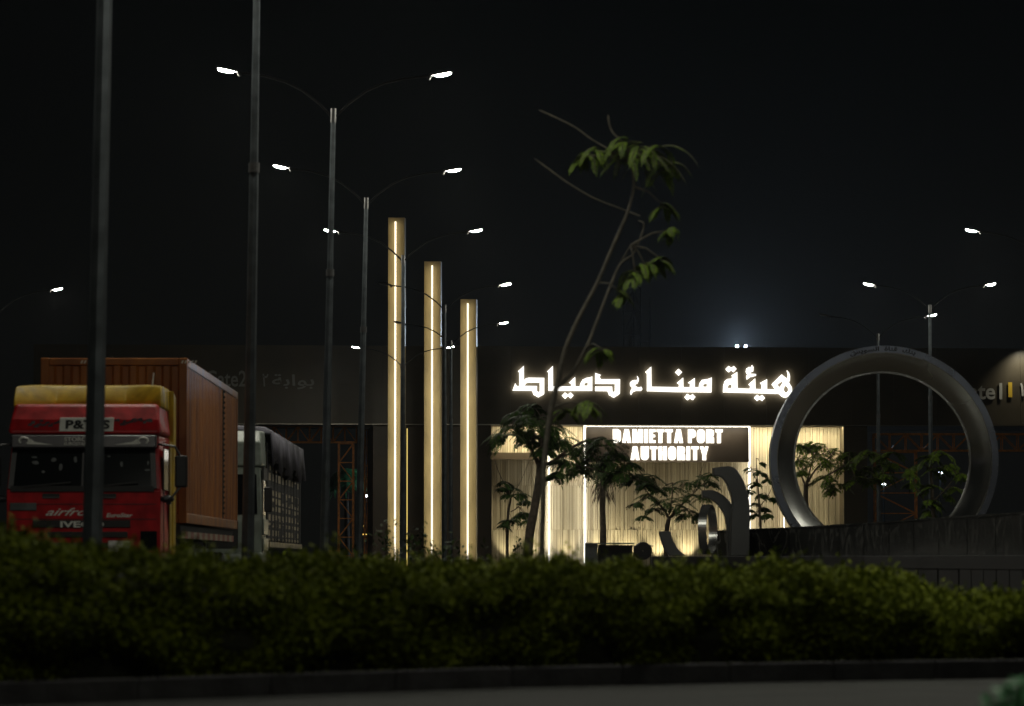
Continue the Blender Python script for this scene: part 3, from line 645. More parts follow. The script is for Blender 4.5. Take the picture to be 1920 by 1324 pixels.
for x, z, a, b in [(-.82,2.34,.12,.06),(-.83,2.44,.10,.03),(-.52,2.38,.08,.07),(-.40,2.24,.06,.12),(-.17,2.37,.06,.10),(-.66,2.20,.05,.05),(.56,2.30,.05,.09),(.94,2.24,.09,.03),(.98,2.33,.03,.07),(.10,2.10,.10,.15),(.35,2.46,.06,.02)]:
    q = MB(); yy = -.020 + (z-2.0)*.27; q.add([(x+a/2+a/2*math.cos(j*.7854)*(1+.25*math.sin(j*5+x*9)), yy+b/2*(1+math.sin(j*.7854))*.27, z+b/2+b/2*math.sin(j*.7854)) for j in range(8)], [tuple(range(8))]); q.build('glass_patch', M['greyp'], tr)  # grey patches painting in reflections and stickers on the glass
q = MB(); q.prof([(-.06,2.60),(-.03,2.79),(.16,2.81),(.16,2.60)], 1.13); vs = q.build('sun_visor', M['visor'], tr, bevel=.02)
text_mesh('visor_lettering', 'STORO', -.30, .05, 2.70, 2.765, -.055, M['white'], tr, .01, bold=.015)
text_mesh('visor_lettering', 'EUROSTAR', -.30, .05, 2.635, 2.685, -.068, M['white'], tr, .01, bold=.015)
for s in (-1, 1):                                    # white scroll ornaments on the visor
    q = MB(); c0 = s*.93
    q.tube([(c0+s*-.075*math.cos(a), -.062, 2.71+.05*math.sin(a)) for a in [i*.42-1.0 for i in range(13)]], .015, 6)
    q.add([(c0-s*.10,-.066,2.74),(c0-s*.17,-.066,2.69),(c0-s*.46,-.066,2.645),(c0-s*.05,-.066,2.655)], [(0,1,2,3)] if s<0 else [(3,2,1,0)])
    q.build('visor_ornament', M['white'], tr)
# name board on the high roof
def on_roof(z): return .08 + (z-2.82)*.52 if z < 3.05 else .20 + (z-3.05)*.88
q = MB(); x0, x1, z0, z1 = cx(109), cx(211), 2.86, 3.08
q.prof([(on_roof(z0)-.02,z0),(on_roof(z1)-.02,z1),(on_roof(z1)+.01,z1),(on_roof(z0)+.01,z0)], (x1-x0)/2, (x0+x1)/2); q.build('name_board', M['white'], tr, bevel=.01)
o = text_mesh('board_lettering', 'P&T  S', x0+.10, x1-.06, 2.90, 3.04, .10, M['black'], tr, .015, bold=.03)
for v in o.data.vertices: v.co.y += on_roof(v.co.z)-.02-.105
rv = random.Random(3)
for cxx, cz_, n_, sx in ((cx(78), 2.99, 11, .5), (cx(240), 3.0, 13, .55)):
    x = cxx-.24; q = MB()
    for i in range(n_):
        z = cz_ + rv.uniform(-.05,.05); L = rv.uniform(.04,.10); yy = on_roof(z)-.012
        q.add([(x,yy,z-.02),(x+L,yy,z-.02+rv.uniform(-.01,.03)),(x+L*.8,yy+.02,z+.03),(x+.01,yy+.02,z+.02)], [(0,1,2,3)]); x += .045
    q.build('worn_decal', M['visor'], tr)
# front panel details
q = MB(); q.box(-1.14,1.14,-.012,-.001,1.715,1.725); q.box(-1.14,1.14,-.012,-.001,1.48,1.49); q.build('panel_seam', M['black'], tr)
for a, b in ((cx(80),cx(112)),(cx(190),cx(218))):
    q = MB(); q.box(a,b,-.025,-.002,1.84,1.885); v_ = q.build('air_slot', M['black'], tr); q = MB(); q.box(a,b,-.035,-.026,1.815,1.835); q.build('slot_trim', M['greyp'], v_)
q = MB(); q.box(cx(19),cx(69),-.03,-.002,1.62,1.74); q.build('corner_panel', M['greyp'], tr, bevel=.01)
for a, b, z0, z1 in ((cx(62),cx(245),1.355,1.47),(cx(90),cx(240),1.20,1.29),(cx(100),cx(230),1.04,1.12)):
    q = MB(); q.box(a,b,-.03,-.002,z0,z1)
    q.build('grille_slot', M['black'], tr, bevel=.008)
text_mesh('grille_lettering', 'IVECO', cx(114), cx(196), 1.355, 1.455, -.033, M['white'], tr, .02, bold=.03)
text_mesh('script_lettering', 'airfrost', cx(86), cx(192), 1.54, 1.66, -.004, M['white'], tr, .012, bold=.01, shear=.5)
text_mesh('model_lettering', 'EuroStar', cx(200), cx(249), 1.515, 1.58, -.004, M['white'], tr, .012, bold=.025, shear=.2)
for s in (-1, 1):
    q = MB(); q.box(s*.98-.17,s*.98+.17,-.13,-.101,.62,.84); h = q.build('headlight', M['glass'], tr, bevel=.015)
    q = MB(); q.box(s*1.02-.13,s*1.02+.13,-.028,-.002,1.0,1.3); q.build('corner_lamp', M['glass'], tr, bevel=.01)
q = MB(); q.box(cx(205),cx(245),-.16,-.10,.98,1.15); q.build('number_plate', M['white'], tr, bevel=.01)
# side: door, window, golden side stripe, mirrors, step
q = MB(); q.box(1.208,1.222,.35,1.35,1.95,2.6); q.build('door_window', M['glass'], tr, bevel=.005)
q = MB(); q.box(1.209,1.218,1.5,2.1,1.0,2.75); q.build('side_panel', M['yellow'], tr, bevel=.01)
q = MB(); q.box(1.225,1.235,.25,.29,.95,2.7); q.box(1.225,1.235,1.40,1.43,.95,2.7); q.build('door_seam', M['black'], tr)
q = MB(); q.bar((1.21,1.0,1.75),(1.27,1.0,1.75),.04); q.bar((1.27,.92,1.75),(1.27,1.12,1.75),.035); q.build('door_handle', M['black'], tr)
for s in (-1, 1):
    q = MB(); q.box(s*1.52-.10,s*1.52+.10,-.02,.10,1.98,2.48) if s > 0 else q.box(-1.42,-1.30,-.02,.10,1.98,2.48)
    mi = q.build('mirror', M['black'], tr, bevel=.03)
    q = MB(); q.tube([(s*1.15,.1,2.66),(s*1.42,.02,2.62),(s*1.5,.03,2.48)], .02, 6); q.tube([(s*1.18,.1,1.80),(s*1.38,.0,1.83),(s*1.5,.03,1.98)], .02, 6); q.ell((s*1.30,.03,1.80), .12,.07,.06, 10, 6); q.build('mirror_arm', M['black'], mi)
wheel(tr, -1.02, 1.35); wheel(tr, 1.02, 1.35); wheel(tr, -.95, 4.6); wheel(tr, .95, 4.6)
# trailer chassis
q = MB(); q.box(-.45,.45,1.3,17.6,.85,1.15); q.box(-1.2,1.2,4.05,17.7,1.2,1.44); q.build('chassis', M['chassis'], tr)
for i in range(20):
    q = MB(); q.box(1.215,1.225,4.1+i*.68,4.1+(i+1)*.68-.01,1.215,1.33); q.build('reflector', M['redref' if i % 2 else 'whiteref'], tr)
for y in (13.2,14.5,15.8): wheel(tr, 1.0, y); wheel(tr, -1.0, y)
q = MB(); q.box(1.0,1.2,5.2,12.4,.5,.55); q.box(1.0,1.2,5.2,12.4,.8,.85)
for y in (5.3,8.8,12.3): q.box(1.0,1.05,y,y+.06,.5,1.2)
q.build('side_guard', M['greyp'], tr)

# container
CT = TY+4.05; ccx = -6.63
co_ = thing('shipping_container', (ccx, CT, 0), 'long rust-brown ribbed shipping container loaded behind the red cab', 'container', rz=R(.36))
z0, z1, L, hw = 1.46, 4.21, 13.6, 1.22
q = MB(); zz0, zz1 = z0+.16, z1-.13
def corr(q, pts0, pts1): q.add(pts0+pts1, [(i, i+1, len(pts0)+i+1, len(pts0)+i) for i in range(len(pts0)-1)])
def ribs(a, b, pitch, dep):
    out = []; u = a; 
    while u + pitch <= b+1e-6:
        out += [(u,0),(u+pitch*.35,0),(u+pitch*.5,dep),(u+pitch*.85,dep)]; u += pitch
    return out + [(u,0)]
for s in (-1, 1):
    rb_ = ribs(.13, L-.13, (L-.26)/36, .07); corr(q, [(s*(hw-.01-d),u,zz0) for u, d in rb_], [(s*(hw-.01-d),u,zz1) for u, d in rb_])
q.build('side_wall', M['rust'], co_)
q = MB(); rb_ = ribs(-hw+.12, hw-.12, (2*hw-.24)/8, .05); corr(q, [(u,.02+d,zz0) for u, d in rb_], [(u,.02+d,zz1) for u, d in rb_])
q.build('front_wall', M['rust'], co_)
q = MB(); q.box(-hw+.05,hw-.05,.05,L-.05,z1-.06,z1-.03); q.box(-hw+.05,hw-.05,.05,L,z0+.03,z0+.06); q.box(-hw+.05,hw-.05,L-.08,L-.03,z0+.05,z1-.05); q.build('roof', M['rust'], co_)
q = MB()
for sx in (-1,1):
    for y in (0, L-.14): q.box(min(sx*hw,sx*(hw-.14)),max(sx*hw,sx*(hw-.14)),y,y+.14,z0,z1)
    q.box(min(sx*hw,sx*(hw-.06)),max(sx*hw,sx*(hw-.06)),.142,L-.142,z1-.14,z1-.004); q.box(min(sx*hw,sx*(hw-.06)),max(sx*hw,sx*(hw-.06)),.142,L-.142,z0,z0+.17)
q.box(-hw+.142,hw-.142,0,.1,z1-.12,z1-.004); q.box(-hw+.142,hw-.142,0,.1,z0,z0+.15)
q.build('frame', M['rust'], co_, bevel=.012)
q = MB(); q.box(hw-.02,hw+.006,9.1,9.3,z0+.175,z1-.145)
for i in range(24): q.box(hw+.006,hw+.03,9.17,9.23,z0+.25+i*.10,z0+.29+i*.10)
q.build('locking_gap', M['chassis'], co_)
q = MB()
for a in (cx(97)-.06, cx(298)-.06):
    for i in range(5): q.add([(a+i*.055,-.006,z1-.09),(a+i*.055+.03,-.006,z1-.09),(a+i*.055+.05,-.006,z1-.04),(a+i*.055+.02,-.006,z1-.04)], [(0,1,2,3)])
q.build('hazard_mark', M['white'], co_)

# second truck
T2Y, T2X = 88.0, -6.72
t2 = thing('truck', (T2X, T2Y, 0), 'pale green-white truck with caged sides and tarpaulin top, behind the container', 'truck', rz=R(.36))
c2x = lambda px: xat(px, T2Y)-T2X
q = MB(); q.prof([(0,.7),(0,1.75),(.03,1.8),(.35,2.75),(.4,2.9),(2.0,2.9),(2.0,.7)], [1.22]*3+[1.17]*2+[1.18,1.22]); q.build('cab', M['pale'], t2, bevel=.06, seg=3)
q = MB(); q.prof([(-.1,.4),(-.12,.5),(-.12,.98),(-.04,1.02),(1.1,1.02),(1.1,.4)], 1.24); q.build('bumper', M['pale'], t2, bevel=.05)
q = MB(); q.prof([(.35,2.92),(.5,3.45),(.9,3.72),(2.0,3.74),(2.05,2.92)], [1.2,1.17,1.15,1.17,1.2]); q.build('roof_deflector', M['pale'], t2, bevel=.06, seg=3)
q = MB(); q.add([(-1.12,-.002,1.86),(1.12,-.002,1.86),(1.08,.31,2.74),(-1.08,.31,2.74)], [(0,1,2,3)]); q.build('windscreen', M['glass'], t2)
q = MB(); q.box(1.222,1.232,.4,1.3,1.85,2.6); q.build('door_window', M['glass'], t2)
q = MB(); q.box(1.20,1.232,.5,1.9,2.62,2.9); q.box(1.223,1.235,.06,.10,1.0,2.6); q.build('door_trim', M['black'], t2)
for s in (-1, 1):
    q = MB(); q.box(s*1.36-.09,s*1.36+.09,-.1,.06,1.9,2.45); q.build('mirror', M['black'], t2, bevel=.03)
    q = MB(); q.prof([(-.135,.62),(-.135,.92),(-.1,.92),(-.1,.62)], .17, s*.95); q.build('headlight', M['off'], t2, bevel=.02)
    q = MB(); q.box(s*.85-.12,s*.85+.12,-.03,-.005,1.06,1.16); q.build('indicator', M['off'], t2)
q = MB(); q.box(-.7,.7,-.02,-.004,1.1,1.7); q.build('grille', M['black'], t2, bevel=.01)
q = MB(); q.box(1.225,1.26,.2,1.95,1.40,1.75); q.box(1.225,1.26,.2,1.95,1.05,1.33); q.build('side_skirt', M['pale'], t2, bevel=.02)
for x in (-1.02,1.02): wheel(t2, x, 1.3)
for y in (5.0,12.5,13.8,15.1):
    for x in (-1.0,1.0): wheel(t2, x, y)
q = MB(); q.box(-.45,.45,1.3,18,.85,1.1); q.box(-1.22,1.22,2.4,18,1.1,1.24); q.build('chassis', M['chassis'], t2)
L2 = 15.6; y0_ = 2.4
q = MB(); q.box(-1.20,1.20,y0_+.05,y0_+L2-.05,1.3,3.3); q.build('side_boards', M['cream'], t2)
q = MB(); rv = random.Random(5)
for bay in range(2):
    a = y0_ + bay*(L2/2); b = a + L2/2
    for i in range(6): y = a+.25+(b-a-.5)*i/5+rv.uniform(-.15,.15); wd_ = rv.uniform(.10,.24); q.box(1.202,1.212+.001*i,y-wd_,y+wd_,1.25,3.3)
    for i in range(11): z = 1.35+i*.185+rv.uniform(-.02,.02); q.box(1.201,1.208,a,b,z,z+(rv.uniform(.04,.09) if i != 6 else .16))
    for i in range(16): y = rv.uniform(a+.2,b-1.2); z = 1.3+rv.random()**1.5*1.6; q.box(1.2005,1.2065,y,y+rv.uniform(.4,1.3),z,z+rv.uniform(.08,.25))
for y in (y0_, y0_+L2/2, y0_+L2): q.box(1.205,1.22,y-.3,y+.3,1.25,3.35)
for i in range(9): x = -1.2+i*.3; q.box(x-.02,x+.02,y0_-.03,y0_+.04,1.25,3.5)
q.build('cage_bars', M['chassis'], t2)
# draped tarpaulin with folds
q = MB(); N = 60; secs = []
for i in range(N+1):
    y = y0_-.05 + (L2+.1)*i/N; wv = .05*math.sin(i*1.9)+.03*math.sin(i*4.7+1); dr = 2.95+.14*math.sin(i*.37)+.05*math.sin(i*2.1); zt = 3.82+.06*math.sin(i*.55)
    dr = max(dr, 2.8)
    secs.append([(-1.33-wv,y,dr),(-1.30,y,zt-.1),(-1.1,y,zt),(0,y,zt+.06),(1.1,y,zt),(1.30,y,zt-.1),(1.33+wv,y,dr),(1.30+wv,y,dr+.01),(1.27,y,zt-.14),(0,y,zt),(-1.27,y,zt-.14),(-1.30-wv,y,dr+.01)])
q.loft(secs); q.build('tarpaulin', M['tarp'], t2, smooth=True)
q = MB(); q.box(1.245,1.275,y0_,y0_+L2,1.14,1.26); q.build('side_rail', M['cream'], t2)

# ------------------------------------------------------------------ foliage
def leaflet(q, p, d, up, l, wd):
    s = d.cross(up); s = s.normalized()*wd/2 if s.length > 1e-4 else Vector((wd/2,0,0))
    q.add([p, p+d*l*.45+s, p+d*l, p+d*l*.45-s], [(0,1,2,3)])
def frond(q, rnd, p, d, L, n=13, ll=.16, lw=.05, droop=.5, stem=.006):
    p = Vector(p); d = Vector(d).normalized(); pts = [p.copy()]; st = L/n
    for i in range(n):
        side = d.cross(Vector((0,0,1)));
        if side.length < .05: side = Vector((1,0,0))
        side.normalize(); up = side.cross(d).normalized()
        f = math.sin(math.pi*min(1,(i+1.2)/(n+.8)))*.5+.5
        for s in (-1, 1):
            dd = (side*s + d*.45 + Vector((0,0,-.25-.2*rnd.random()))).normalized()
            leaflet(q, p + d*st*.5, dd, up, ll*f*rnd.uniform(.8,1.15), lw)
        p = p + d*st; pts.append(p.copy()); d = (d + Vector((rnd.uniform(-.08,.08), rnd.uniform(-.08,.08), -droop/n*1.6))).normalized()
    leaflet(q, p, d, Vector((0,0,1)), ll, lw)
    return pts
def tree(name, label, cat, Y, stems, clumps, seed, m='leafd', mb='bark', fl=.7, nfr=8, ll=.17, lw=.05, twigs=(), droop=.6, depth=1.0, group=None, flat=0.25, nl=14):
    """stems: lists of (px, py, radius m); clumps: (px, py, spread px); each clump radiates feathery fronds"""
    rnd = random.Random(seed); b0 = P(stems[0][0][0], 1060, Y); t = thing(name, (b0.x, Y, 0), label, cat, group=group); o = Vector((b0.x, Y, 0))
    q = MB(); tips = []
    for k_, s in enumerate(stems):
        pts = []
        for i, (a, b, r_) in enumerate(s):
            v = P(a, b, Y) - o; v.y += (0 if k_ == 0 else math.sin(k_*2.4)*.12*i); pts.append(v)
        if k_ == 0: pts[0].z = 0
        rr = [x[2] for x in s]
        ps = sm([tuple(v)+(r,) for v, r in zip(pts, rr)], 4); q.tube([v[:3] for v in ps], [max(v[3], .004) for v in ps], 8); tips += pts[1:]
    q.build('trunk', M[mb], t, smooth=True)
    qb = MB(); q = MB()
    for (a, b, s) in clumps:
        c = P(a, b, Y) - o; c.y += rnd.uniform(-depth, depth)
        near = min(tips, key=lambda v: (v-c).length) if tips else c
        if (near-c).length > .05: qb.tube([near, near.lerp(c,.5)+Vector((0,0,.05)), c], [.016*min(1,fl*1.2),.011*min(1,fl*1.2),.006*min(1,fl*1.2)], 5)
        for i in range(nfr):
            an = rnd.uniform(0, 2*math.pi); d = Vector((math.cos(an), math.sin(an)*.8, rnd.uniform(-.1, .3)))
            L = fl*rnd.uniform(.65,1.2)*s/40; st_ = c + Vector((rnd.uniform(-.1,.1), rnd.uniform(-.1,.1), rnd.uniform(-.08,.08)))*s/25
            pts = frond(q, rnd, st_, d, L, n=nl, ll=ll, lw=lw, droop=droop); qb.tube(pts[::3]+[pts[-1]], .005, 3, cap=False)
    for s in twigs:
        pts = [P(a, b, Y)-o for a, b in s]; qb.tube(sm([tuple(v) for v in pts], 3), [.011*min(1,fl*1.2)]*(3*(len(pts)-1))+[.004] , 5)
    q.build('crown', M[m], t); qb.build('twigs', M[mb], t)
    return t

# tall thin blurred sapling in front
tree('sapling', 'tall thin leaning sapling with two bare stems and leaf tufts near the top', 'tree', 46,
     [[(1012,1056,.033),(1018,940,.031),(1022,850,.030),(1034,765,.032),(1045,720,.030),(1060,655,.027),(1085,597,.025),(1120,530,.023),(1150,460,.021),(1176,400,.019),(1188,350,.017),(1184,305,.014)],
      [(1045,725,.028),(1072,700,.022),(1100,650,.020),(1122,595,.019),(1145,535,.017),(1165,490,.014),(1190,470,.011),(1205,435,.010),(1211,411,.010),(1201,404,.006)],
      [(1165,490,.010),(1182,462,.009)]],
     [(1184,290,24),(1200,275,22),(1170,268,18),(1228,285,22),(1252,310,18),(1110,283,16),(1092,292,12),(1245,385,11),(1210,500,16),(1240,488,14),(1190,515,14),(1165,550,10),(1128,655,12),(1262,432,9),(1100,760,13),(1060,770,12)],
     11, m='leaf', mb='barkl', fl=.85, nfr=8, ll=.065, lw=.013, droop=1.1, nl=26, depth=.15,
     twigs=[[(1200,405),(1160,390),(1110,370),(1060,340),(1002,297)],[(1184,305),(1150,285),(1110,262),(1080,240),(1045,222),(1010,206)],[(1184,300),(1165,265),(1150,250),(1143,235),(1140,215)]])
# broad dark tree before the slatted wall
tree('shade_tree', 'broad dark feathery tree with slanting trunk in front of the slatted wall', 'tree', 105,
     [[(985,1056,.13),(992,1010,.12),(1001,960,.11),(1010,905,.10),(1013,870,.09)],[(1013,880,.06),(1000,850,.05),(978,820,.035),(960,800,.02)],[(1013,872,.06),(1032,868,.05),(1058,850,.04),(1090,830,.03),(1130,820,.02)],
      [(1012,875,.04),(1016,830,.035),(1018,790,.02)],[(1032,868,.035),(1080,872,.03),(1130,885,.022),(1180,900,.015)],[(1010,905,.03),(1030,895,.02),(1052,890,.015)]],
     [(945,820,30),(962,805,32),(985,790,36),(1010,785,38),(1035,800,34),(970,775,30),(1055,825,30),(1080,845,30),(1105,830,30),(1130,828,32),(1060,865,22),(1110,858,34),(1140,868,30),(1165,885,26),(1150,850,26),(1195,890,26),(1215,905,18),(1030,820,30),(1000,825,26),(1180,870,22),(1040,890,16),(1085,880,22),(1000,760,26),(1020,842,22),(1015,808,34),(990,808,30)],
     21, fl=.85, nfr=13, ll=.19, lw=.036, droop=.9, depth=.9, m='leafd')
tree('young_tree', 'small thin tree against the left end of the slatted wall', 'tree', 150,
     [[(951,1056,.06),(951,1010,.055),(953,960,.05),(957,935,.04),(950,915,.03)],[(957,960,.02),(972,950,.02),(985,925,.012)],[(950,915,.015),(935,885,.012),(924,850,.008)],[(957,935,.015),(975,905,.01),(992,865,.006)]],
     [(948,905,16),(962,915,16),(975,925,18),(955,925,14),(985,940,16),(975,965,18),(960,975,18),(950,975,14),(985,962,16),(945,985,14),(990,975,12),(940,915,10)],
     31, fl=1.1, nfr=6, ll=.22, lw=.04, droop=.8, depth=.5, m='leafd')
# palm with a skirt of dead leaves
pt = thing('palm_tree', (xat(1131,140),140,0), 'slim palm with brown hanging dead leaves under its crown', 'tree')
o0 = Vector((xat(1131,140),140,0)); q = MB(); T_ = [P(a,b,140)-o0 for a, b in ((1131,1056),(1131,1000),(1130,950),(1131,905),(1132,880))]; T_[0].z = 0
q.tube(T_, [.13,.11,.10,.11,.14], 10); q.build('trunk', M['bark'], pt, smooth=True)
rnd = random.Random(8); q = MB(); top = T_[-1]
for i in range(26):
    a = rnd.uniform(0, 2*math.pi); frond(q, rnd, top, (math.cos(a), math.sin(a), rnd.uniform(.1,1.3)), rnd.uniform(.8,1.3), n=14, ll=.26, lw=.035, droop=1.5)
q.build('crown', M['leafd'], pt)
q = MB()
for i in range(120):
    a = rnd.uniform(0, 2*math.pi); rr = rnd.uniform(.08,.32); z = top.z - rnd.uniform(0,.9)
    leaflet(q, Vector((math.cos(a)*rr, math.sin(a)*rr, z)), Vector((math.cos(a)*.35, math.sin(a)*.35, -1)).normalized(), Vector((0,1,0)), rnd.uniform(.25,.5), .03)
q.build('dead_leaves', M['bark'], pt)
tree('shade_tree', 'round feathery tree rising behind the short curved steel plate', 'tree', 120,
     [[(1249,1056,.07),(1250,1000,.065),(1255,972,.06)],[(1255,975,.04),(1245,955,.035),(1220,930,.025),(1205,910,.015)],[(1255,972,.04),(1275,950,.03),(1300,925,.02),(1320,905,.012)],[(1255,965,.03),(1260,935,.02),(1262,905,.012)],[(1300,925,.015),(1312,890,.008),(1320,868,.006)]],
     [(1205,900,20),(1222,892,18),(1215,930,22),(1240,918,24),(1262,915,26),(1285,905,26),(1310,898,24),(1330,905,16),(1245,940,24),(1275,935,26),(1300,930,24),(1320,928,20),(1225,955,20),(1205,968,12),(1290,955,22),(1310,965,16),(1265,950,22),(1190,945,12),(1330,890,14),(1225,912,18),(1285,965,14)],
     41, fl=.95, nfr=7, ll=.17, lw=.03, droop=.7, depth=.9, m='leafd')
tree('young_tree', 'sparse layered sapling between the tallest steel arc and the ring', 'tree', 110,
     [[(1428,1056,.04),(1426,1000,.038),(1424,950,.03),(1420,900,.02),(1418,860,.01)],[(1424,950,.015),(1440,930,.012),(1452,905,.007)],[(1421,905,.012),(1408,880,.008),(1402,858,.005)]],
     [(1408,880,12),(1425,885,14),(1415,905,13),(1440,900,13),(1408,920,12),(1430,925,14),(1445,935,12),(1412,945,12),(1432,950,13),(1440,965,12),(1418,965,11),(1425,868,10),(1405,955,9)],
     51, fl=.7, nfr=4, ll=.16, lw=.05, droop=.8, depth=.4, m='leafd')
tree('shade_tree', 'wide umbrella-shaped tree seen through the left half of the steel ring', 'tree', 112,
     [[(1512,1056,.08),(1512,985,.075),(1511,935,.07),(1511,905,.06)],[(1511,912,.03),(1500,885,.02),(1493,865,.012)],[(1511,910,.03),(1520,875,.02),(1525,850,.012)],[(1511,912,.03),(1530,880,.025),(1560,855,.018)],[(1511,912,.03),(1545,895,.025),(1590,870,.02),(1640,850,.012)]],
     [(1500,835,20),(1520,830,24),(1545,835,26),(1570,845,28),(1595,850,28),(1620,850,28),(1645,850,26),(1668,852,22),(1505,860,22),(1530,858,24),(1560,865,26),(1590,872,28),(1620,875,28),(1650,872,24),(1675,870,16),(1500,885,14),(1545,895,22),(1570,905,22),(1600,900,24),(1630,898,20),(1560,918,16),(1655,890,18)],
     61, fl=.95, nfr=8, ll=.17, lw=.034, droop=.8, depth=.9, m='leaf')
tree('shade_tree', 'loose leafy tree seen through the right half of the steel ring', 'tree', 108,
     [[(1752,1056,.06),(1750,980,.055),(1748,930,.05),(1745,880,.03)],[(1750,940,.02),(1775,915,.018),(1795,890,.01)],[(1750,960,.02),(1725,930,.015),(1705,895,.01)]],
     [(1740,855,20),(1760,850,20),(1725,870,20),(1700,885,18),(1750,880,20),(1785,870,18),(1800,890,16),(1715,905,18),(1745,910,20),(1770,925,14),(1745,940,18),(1755,975,16),(1725,975,18),(1780,970,14),(1715,985,12),(1740,958,14),(1795,915,14)],
     71, fl=.95, nfr=6, ll=.19, lw=.04, droop=.8, depth=.6, m='leaf')
tree('far_palm', 'pale distant palm crown behind the orange lattice tower', 'tree', 300, [[(652,1056,.2),(650,960,.18),(648,895,.15)]], [(648,890,46),(655,880,40)], 81, fl=2.2, nfr=12, ll=.8, lw=.12, droop=1.2, depth=.3, m='leaft')
# shrubs at the foot of the pylons and by the wall
def shrub(px, py, wpx, Y, label, seed, m='leafd', n=260, size=.09):
    rnd = random.Random(seed); c = P(px, 1056, Y); zt = zat(py, Y); t = thing('shrub', (c.x, Y, 0), label, 'shrub', group='dark shrubs behind the hedge'); w2 = wpx*Y/FPX/2
    q = MB(); qs = MB()
    for i in range(9):
        a = rnd.uniform(-1,1)*w2; h = zt*rnd.uniform(.7,1.0)*(1-.35*abs(a/w2)); dy = rnd.uniform(-.4,.4); pts = [(a*.2,dy*.2,0),(a*.6,dy*.6,h*.5),(a,dy,h)]; qs.tube(pts, [.014,.01,.005], 5)
        for k in range(n//9):
            s = rnd.uniform(.25,1.04); p = Vector((a*s,dy*s,h*s))+Vector([rnd.gauss(0,.09) for _ in range(3)])
            leaflet(q, p, Vector([rnd.uniform(-1,1) for _ in range(3)]).normalized(), Vector((rnd.random()-.5,rnd.random()-.5,1)), size*rnd.uniform(.7,1.4), size*.5)
    q.build('foliage', M[m], t); qs.build('stems', M['bark'], t)
shrub(720, 965, 70, 60, 'dark shrub in front of the tallest gold pylon', 1, n=420)
shrub(782, 975, 80, 58, 'wide dark shrub between the tall and middle pylons', 2, n=520)
shrub(838, 985, 70, 60, 'dark shrub in front of the middle pylon and its lamp pole', 3, n=420)
shrub(521, 1018, 60, 44, 'green sprig of shrub standing up from the hedge before the pale truck', 4, 'leafh', 240, .06)
shrub(905, 1020, 50, 56, 'low dark shrub right of the shortest pylon', 5, n=240)
shrub(975, 985, 40, 130, 'thin twiggy shrub below the small tree by the slatted wall', 6, n=130, size=.14)
shrub(1062, 1025, 44, 130, 'low twiggy shrub between the two left light strips', 7, n=150, size=.14)
shrub(665, 1020, 60, 56, 'low dark shrub below the orange lattice tower', 8, n=240)

# parked handcart with a drum, in front of the slatted wall
t = thing('barrel_cart', (xat(1205,95),95,0), 'dark round drum on a small cart frame below the slatted wall', 'cart')
bx_ = lambda p: xat(p,95)-xat(1205,95)
q = MB(); q.lathe([(.02,-.3),(.20,-.3),(.215,-.26),(.215,.26),(.20,.3),(.02,.3)], (0,0,zat(1033,95)), n=28, closed=True); q.build('drum', M['black'], t)
q = MB(); q.bar((-.25,-.32,zat(1024,95)),(bx_(1224),-.32,zat(1024,95)),.02); q.bar((-.25,-.32,zat(1037,95)),(bx_(1224),-.32,zat(1037,95)),.02); q.bar((bx_(1219),-.32,0),(bx_(1219),-.32,zat(1022,95)),.025); q.bar((-.22,-.3,0),(-.22,-.3,zat(1022,95)),.03); q.build('frame', M['black'], t)
t = thing('low_barrier', (xat(1148,96),96,0), 'low dark louvred box left of the drum cart', 'barrier')
b0 = lambda p: xat(p,96)-xat(1148,96)
q = MB(); q.box(b0(1097),b0(1121),0,.5,0,zat(1019,96)); q.build('end_box', M['greyp'], t, bevel=.02)
q = MB(); q.box(b0(1122),b0(1186),.1,.5,0,zat(1022,96))
for i in range(12): x = b0(1123)+i*(b0(1186)-b0(1123))/12; q.box(x,x+.03,.05,.098,.1,zat(1023,96))
q.build('louvred_box', M['chassis'], t)
q = MB(); q.box(b0(1097),b0(1190),-.02,.52,zat(1021,96)+.004,zat(1019,96)+.015); q.build('lid', M['greyp'], t)

# ------------------------------------------------------------------ hedge
HT = [(-400,985),(0,1003),(150,1012),(300,1032),(500,1042),(900,1043),(1200,1052),(1500,1060),(1660,1066),(1720,1085),(1760,1104),(1920,1104),(2300,1104)]
def htop(px):
    for (a, b), (c, d) in zip(HT, HT[1:]):
        if px <= c: return b + (d-b)*(px-a)/(c-a)
    return HT[-1][1]
rnd = random.Random(77); q = MB(); qc = MB()
def hz(x, y):
    px = 960 + x/y*FPX; base = zat(htop(px), y); return base - .10 + .16*noise.noise(Vector((x*1.7, y*1.7, 3))) + .13*noise.noise(Vector((x*4.5, y*4.5, 1)))
DEP = 3.2
for i in range(170000):
    x = rnd.uniform(-5.4, 5.8); kf = kerb_y(x)+.32
    if rnd.random() < .62:
        dy = rnd.random()**1.2*DEP; y = kf+dy; edge = min(1, dy/.5); z = hz(x, y)*(.80+.20*edge**.5) - abs(rnd.gauss(0,.05))
    else:
        bulge = .12*noise.noise(Vector((x*1.5, 7, 2))) ; zz = rnd.random(); y = kf + bulge + .25*(zz-.5)**2*2 + abs(rnd.gauss(0,.08)); z = .13+(hz(x, kf+.3)*.86-.13)*zz; y += .42*noise.noise(Vector((x*2.6, z*3.2, 9)))
    d = Vector((rnd.gauss(0,1), rnd.gauss(0,1)-.3, rnd.gauss(.35,.8))).normalized()
    leaflet(q, Vector((x, y, z)), d, Vector((rnd.gauss(0,.6), rnd.gauss(0,.6), 1)).normalized(), rnd.uniform(.03,.06), rnd.uniform(.016,.028))
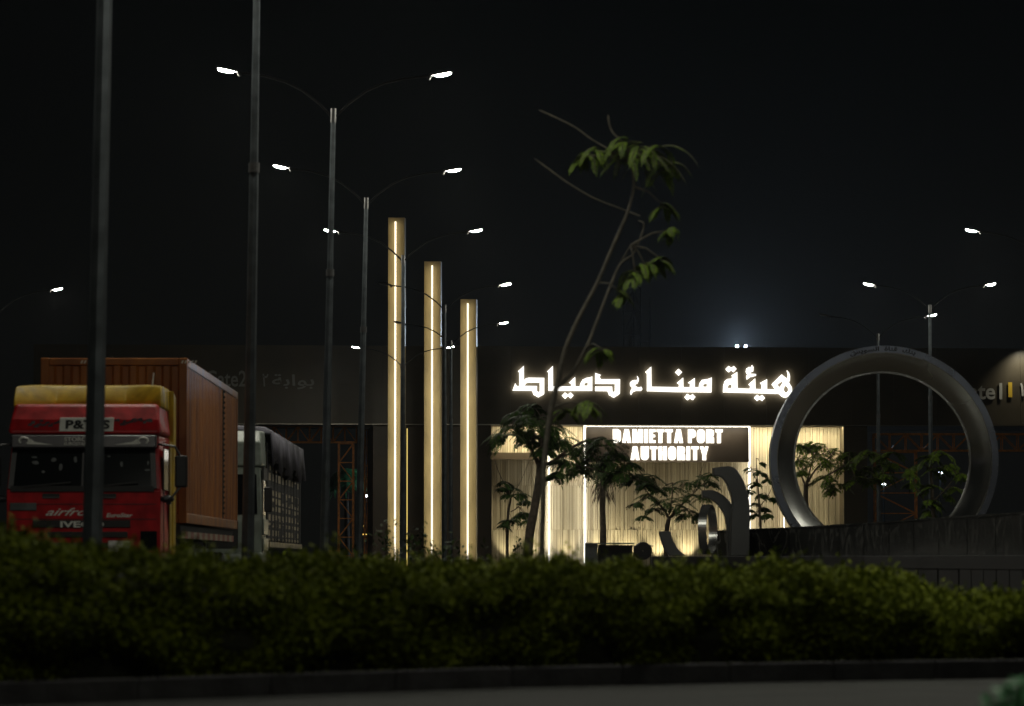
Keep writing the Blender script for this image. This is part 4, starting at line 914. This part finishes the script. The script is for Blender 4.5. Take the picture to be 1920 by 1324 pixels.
for i in range(900):                                  # upright young shoots on the top
    x = rnd.uniform(-5.2, 5.6); y = kerb_y(x)+.5+rnd.random()*2.7; z = hz(x, y)-.04; h = rnd.uniform(.05,.17)
    for k in range(7): leaflet(q, Vector((x+rnd.gauss(0,.01),y,z+h*k/7)), Vector((rnd.gauss(0,1),rnd.gauss(0,1),.7)).normalized(), Vector((0,0,1)), .06, .028)
hd = thing('hedge', (0, 30, 0), 'long clipped green hedge standing behind the dark kerb', 'hedge')
q.build('foliage', M['leafh'], hd, loc=(0,-30,0))
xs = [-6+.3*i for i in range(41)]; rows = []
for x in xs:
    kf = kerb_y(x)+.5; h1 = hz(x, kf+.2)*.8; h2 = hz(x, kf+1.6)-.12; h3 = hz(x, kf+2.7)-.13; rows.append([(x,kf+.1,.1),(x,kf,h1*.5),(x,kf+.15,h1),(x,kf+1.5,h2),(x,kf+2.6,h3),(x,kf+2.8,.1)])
qc.loft(rows); qc.build('hedge_core', pm('dark_core', (.02,.024,.008), .95, bump=.8, bscale=40), hd, loc=(0,-30,0))  # opaque dark core added inside the leaves to close the gaps
# near plant at the lower right corner
t = thing('corner_plant', (xat(1885,13),13,0), 'small blurred bright green plant in the bottom right corner', 'plant'); q = MB(); qs = MB(); rnd = random.Random(5)
for i in range(36):
    a = rnd.uniform(-.20,.20); h = max(.08, zat(1262,13)*(1-abs(a-.03)*1.7)*rnd.uniform(.75,1.0)); dy = rnd.uniform(-.1,.1); qs.tube([(a*.3,dy*.3,0),(a*.7,dy,h*.5),(a,dy,h)], .003, 4)
    for k in range(50):
        s = rnd.uniform(.15,1.02); leaflet(q, Vector((a*s,dy*s,h*s)), Vector((rnd.gauss(0,1),rnd.gauss(0,1),.5)).normalized(), Vector((0,-.3,1)), .05, .03)
q.build('foliage', M['leaft'], t); qs.build('stems', M['bark'], t)

# ------------------------------------------------------------------ haze
hz_ = MB(); hz_.box(-1510, 1510, -310, 2210, -1, 60); o = hz_.build('haze', None); tag(o, kind='stuff')
m = bpy.data.materials.new('haze_air'); m.use_nodes = True; n = m.node_tree; n.nodes.clear(); v = n.nodes.new('ShaderNodeVolumePrincipled'); oo = n.nodes.new('ShaderNodeOutputMaterial')
v.inputs['Color'].default_value = (.9,.93,.95,1); v.inputs['Density'].default_value = .00006; v.inputs['Anisotropy'].default_value = .8
n.links.new(v.outputs[0], oo.inputs['Volume']); o.data.materials.append(m)
